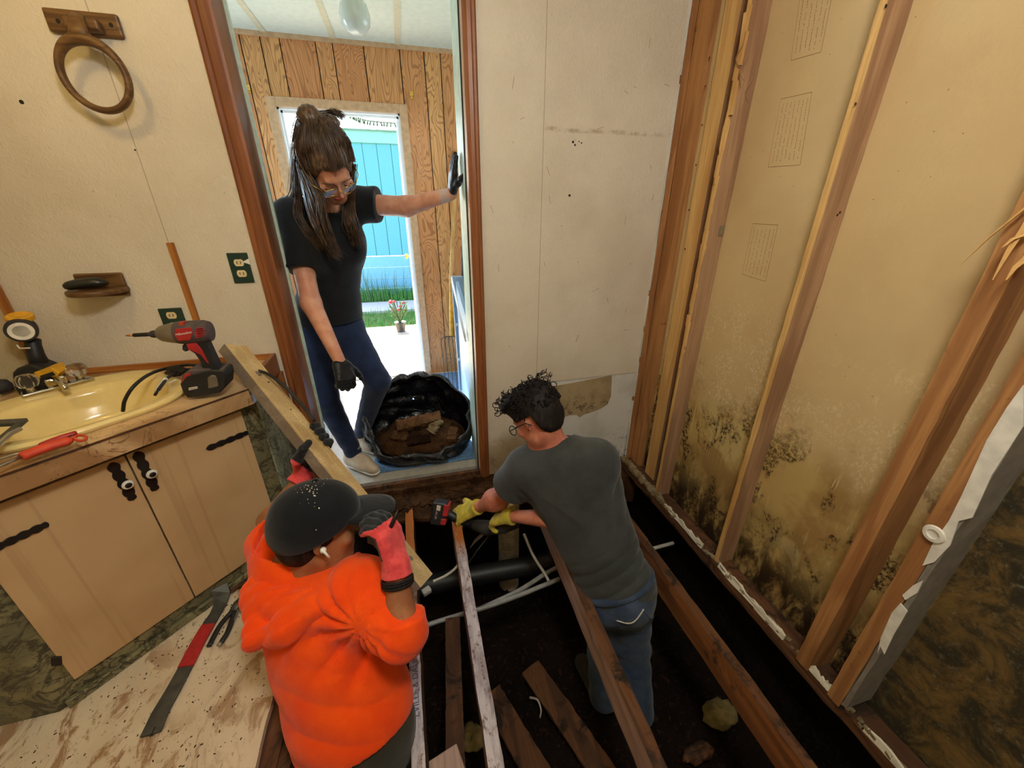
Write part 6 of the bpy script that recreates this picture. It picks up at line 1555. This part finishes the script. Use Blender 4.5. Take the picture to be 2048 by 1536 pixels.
    legs = [('e', (pv, (.158, .125, .12), TR), 0), ('c', (Lh, Lk, .088, .068), .05), ('c', (Lk, La, .068, .055), .02), ('c', (Rh, Rk, .088, .068), .05), ('c', (Rk, Ra, .068, .055), .02)]
    make('trousers', legs, .0075, 'dark_trousers', root, .004, lambda Pn: .004*ridge(Pn, (.1, .3, 1), 50, 1.3, 7), [(pv+tu*.05, tu)])
    for A in (La, Ra):
        hz = V(A[0], A[1], -.665); d = V(0, 1, 0)
        make('boot', [('c', (hz, hz+d*.17, .045, .038), 0), ('c', (A, hz, .048, .045), .03)], .007, 'dark_trousers', root, cuts=[(V(0, 0, -.705), (0, 0, -1))])
    gA = nrm(Le-Lw); o = make('glove', hl+[('c', (Lw+gA*.035, Lw, .040, .034), .012, [(Lw+gA*.03, gA)])], .0034, ['black_glove', 'pink_glove'], root, .0024, lambda Pn: .001*wob(Pn, 120, 4), pad=.012)
    paint(o, lambda c, n: (((c-Lw)@(-gA)) < .028))
    gB = nrm(Re-Rw); o = make('glove', hr+[('c', (Rw+gB*.030, Rw, .038, .034), .012, [(Rw+gB*.026, gB)])], .0032, ['black_glove', 'pink_glove'], root, .0026, lambda Pn: .001*wob(Pn, 120, 5), pad=.012)
    pn_ = nrm(-_R*.9+V(0, .25, 0)); paint(o, lambda c, n: ~(((n@pn_) > .15) & (((c-Rw)@hd) > .03) | ((((c-Rw)@hd) > .115))))
    m = MB(); cw = Rw+gB*.040; _, e1, e2 = frame(gB)
    for dz in (0, .007, -.006): m.tube([cw+gB*dz+(e1*math.cos(a)+e2*math.sin(a))*.0375 for a in np.linspace(0, 2*PI, 25)], .0042, 6, cap=False)
    m.build('wristband', 'dark_hair', root, smooth=True)
    # buzzed hair, ear bud
    hh = [('e', (q(0, -.018, .025), (.080, .100, .100), HR), 0), ('e', (q(0, -.05, -.03), (.066, .055, .055), HR), .03)]
    lo, hi = bbox_of(hh, .02); organic('hair', lambda Pn: np.maximum(ev(Pn, hh)+.0008*wob(Pn, 200, 2), (Pn-np.array(hc, np.float32))@np.array(f, np.float32)-.03), lo, hi, .006, 'dark_hair', root, 1)
    m = MB(); e = q(-.092, .0, -.012); m.tube([e+l*.004, e-l*.004], [.0085, .0075], 12); m.tube([e-l*.002, e-l*.004+f*.014-u*.022], [.0038, .0032], 8); m.build('earbud', 'white_ceramic', root, smooth=True)
    m = MB(); m.lathe([(.002, 0), (.0012, .0005)], e-l*.0045, -l, 8)
    # cap: crown, brim, button, seams, paint spots
    cp = thing('cap_tmp', '', '', hc); bpy.data.objects.remove(cp)
    ck = [('e', (q(0, -.008, .052), (.097, .116, .088), HR), 0), ('e', (q(0, -.016, .012), (.094, .112, .080), HR), .03)]
    lo, hi = bbox_of(ck, .02)
    def capf(Pn):
        v = Pn-np.array(hc, np.float32); a = v@np.array(u, np.float32); b = v@np.array(f, np.float32); c = v@np.array(l, np.float32)
        ang = np.arctan2(c, b+.008); seam = .0016*np.exp(-(np.sin(ang*3)/.06)**2)*np.clip(a*12, 0, 1)
        return np.maximum(ev(Pn, ck)+seam+.0008*wob(Pn, 40, 3), -(a-(.004+.45*b)))
    cap = organic('cap', capf, lo, hi, .0045, 'cap_cloth', root, 2)
    m = MB()
    def brim(uu, vv):
        ang = (uu-.5)*1.9; r0 = .096; r1 = .100+.082*(1-abs(2*uu-1)**2.4)
        r_ = r0+(r1-r0)*vv; xx = math.sin(ang)*r_*.98; yy = -.002+math.cos(ang)*r_*(1.10 if vv > 0 else 1.06)
        return q(xx, yy, .050-.11*(xx**2)/.1-.006*vv)
    m.grid(brim, 33, 9); b = m.build('brim', 'cap_cloth', cap, smooth=True); sm = b.modifiers.new('solid', 'SOLIDIFY'); sm.thickness = .0035; sm.offset = 0
    m = MB(); m.lathe([(.009, 0), (.007, .004), (0, .0055)], q(0, -.008, .139), u, 14); m.build('button', 'cap_cloth', cap, smooth=True)
    R = random.Random(44); m = MB()
    dg = bpy.context.evaluated_depsgraph_get()
    for i in range(46):
        k = i % 4; base = ((.02, .04), (.015, .055), (-.02, -.02), (.045, .02))[k]
        x_, y_ = base[0]*-1+R.gauss(0, .014)-.02, base[1]*-.6+R.gauss(0, .012)
        zz = .052+.088*math.sqrt(max(0, 1-(x_/.097)**2-((y_+.008)/.116)**2)); c = q(x_, y_, zz+.002)
        nn_ = nrm(l*x_/.097**2+f*(y_+.008)/.116**2+u*(zz-.052)/.088**2); m.lathe([(R.uniform(.0006, .0022), 0), (.0004, .0006)], c, nn_, 6)
    tag(m.build('paint_spots', 'label_white', cap), kind='stuff')
    return hr, Rw, hd, q
oh, oRw, ohd, oq = orangeman()
tp = thing('handheld_device', 'black handheld device held up to face in pink glove', 'device', P(747, 1078, 1.0))
c = P(747, 1078, .995); m = MB(); m.obox(c, nrm(P(765, 1075, 1.0)-P(735, 1066, 1.03)), V(.1, .3, 1), nrm(V(-.2, -1, .3)), .020, .011, .012); m.build('case', 'black_plastic', tp, bevel=.004)
m = MB(); m.obox(c+V(.012, -.004, .016), nrm(P(765, 1075, 1.0)-P(735, 1066, 1.03)), V(.1, .3, 1), nrm(V(-.2, -1, .3)), .012, .002, .010); m.build('clip', 'steel', tp, bevel=.001)
m = MB(); m.tube([P(778, 1062, 1.0), P(790, 1035, 1.0), P(796, 1020, 1.0)], [.0055, .0055, .0012], 8); tag(m.build('marker_pen', 'black_plastic', smooth=True), 'black marker pen sticking up from the pink gloved fist', 'pen')
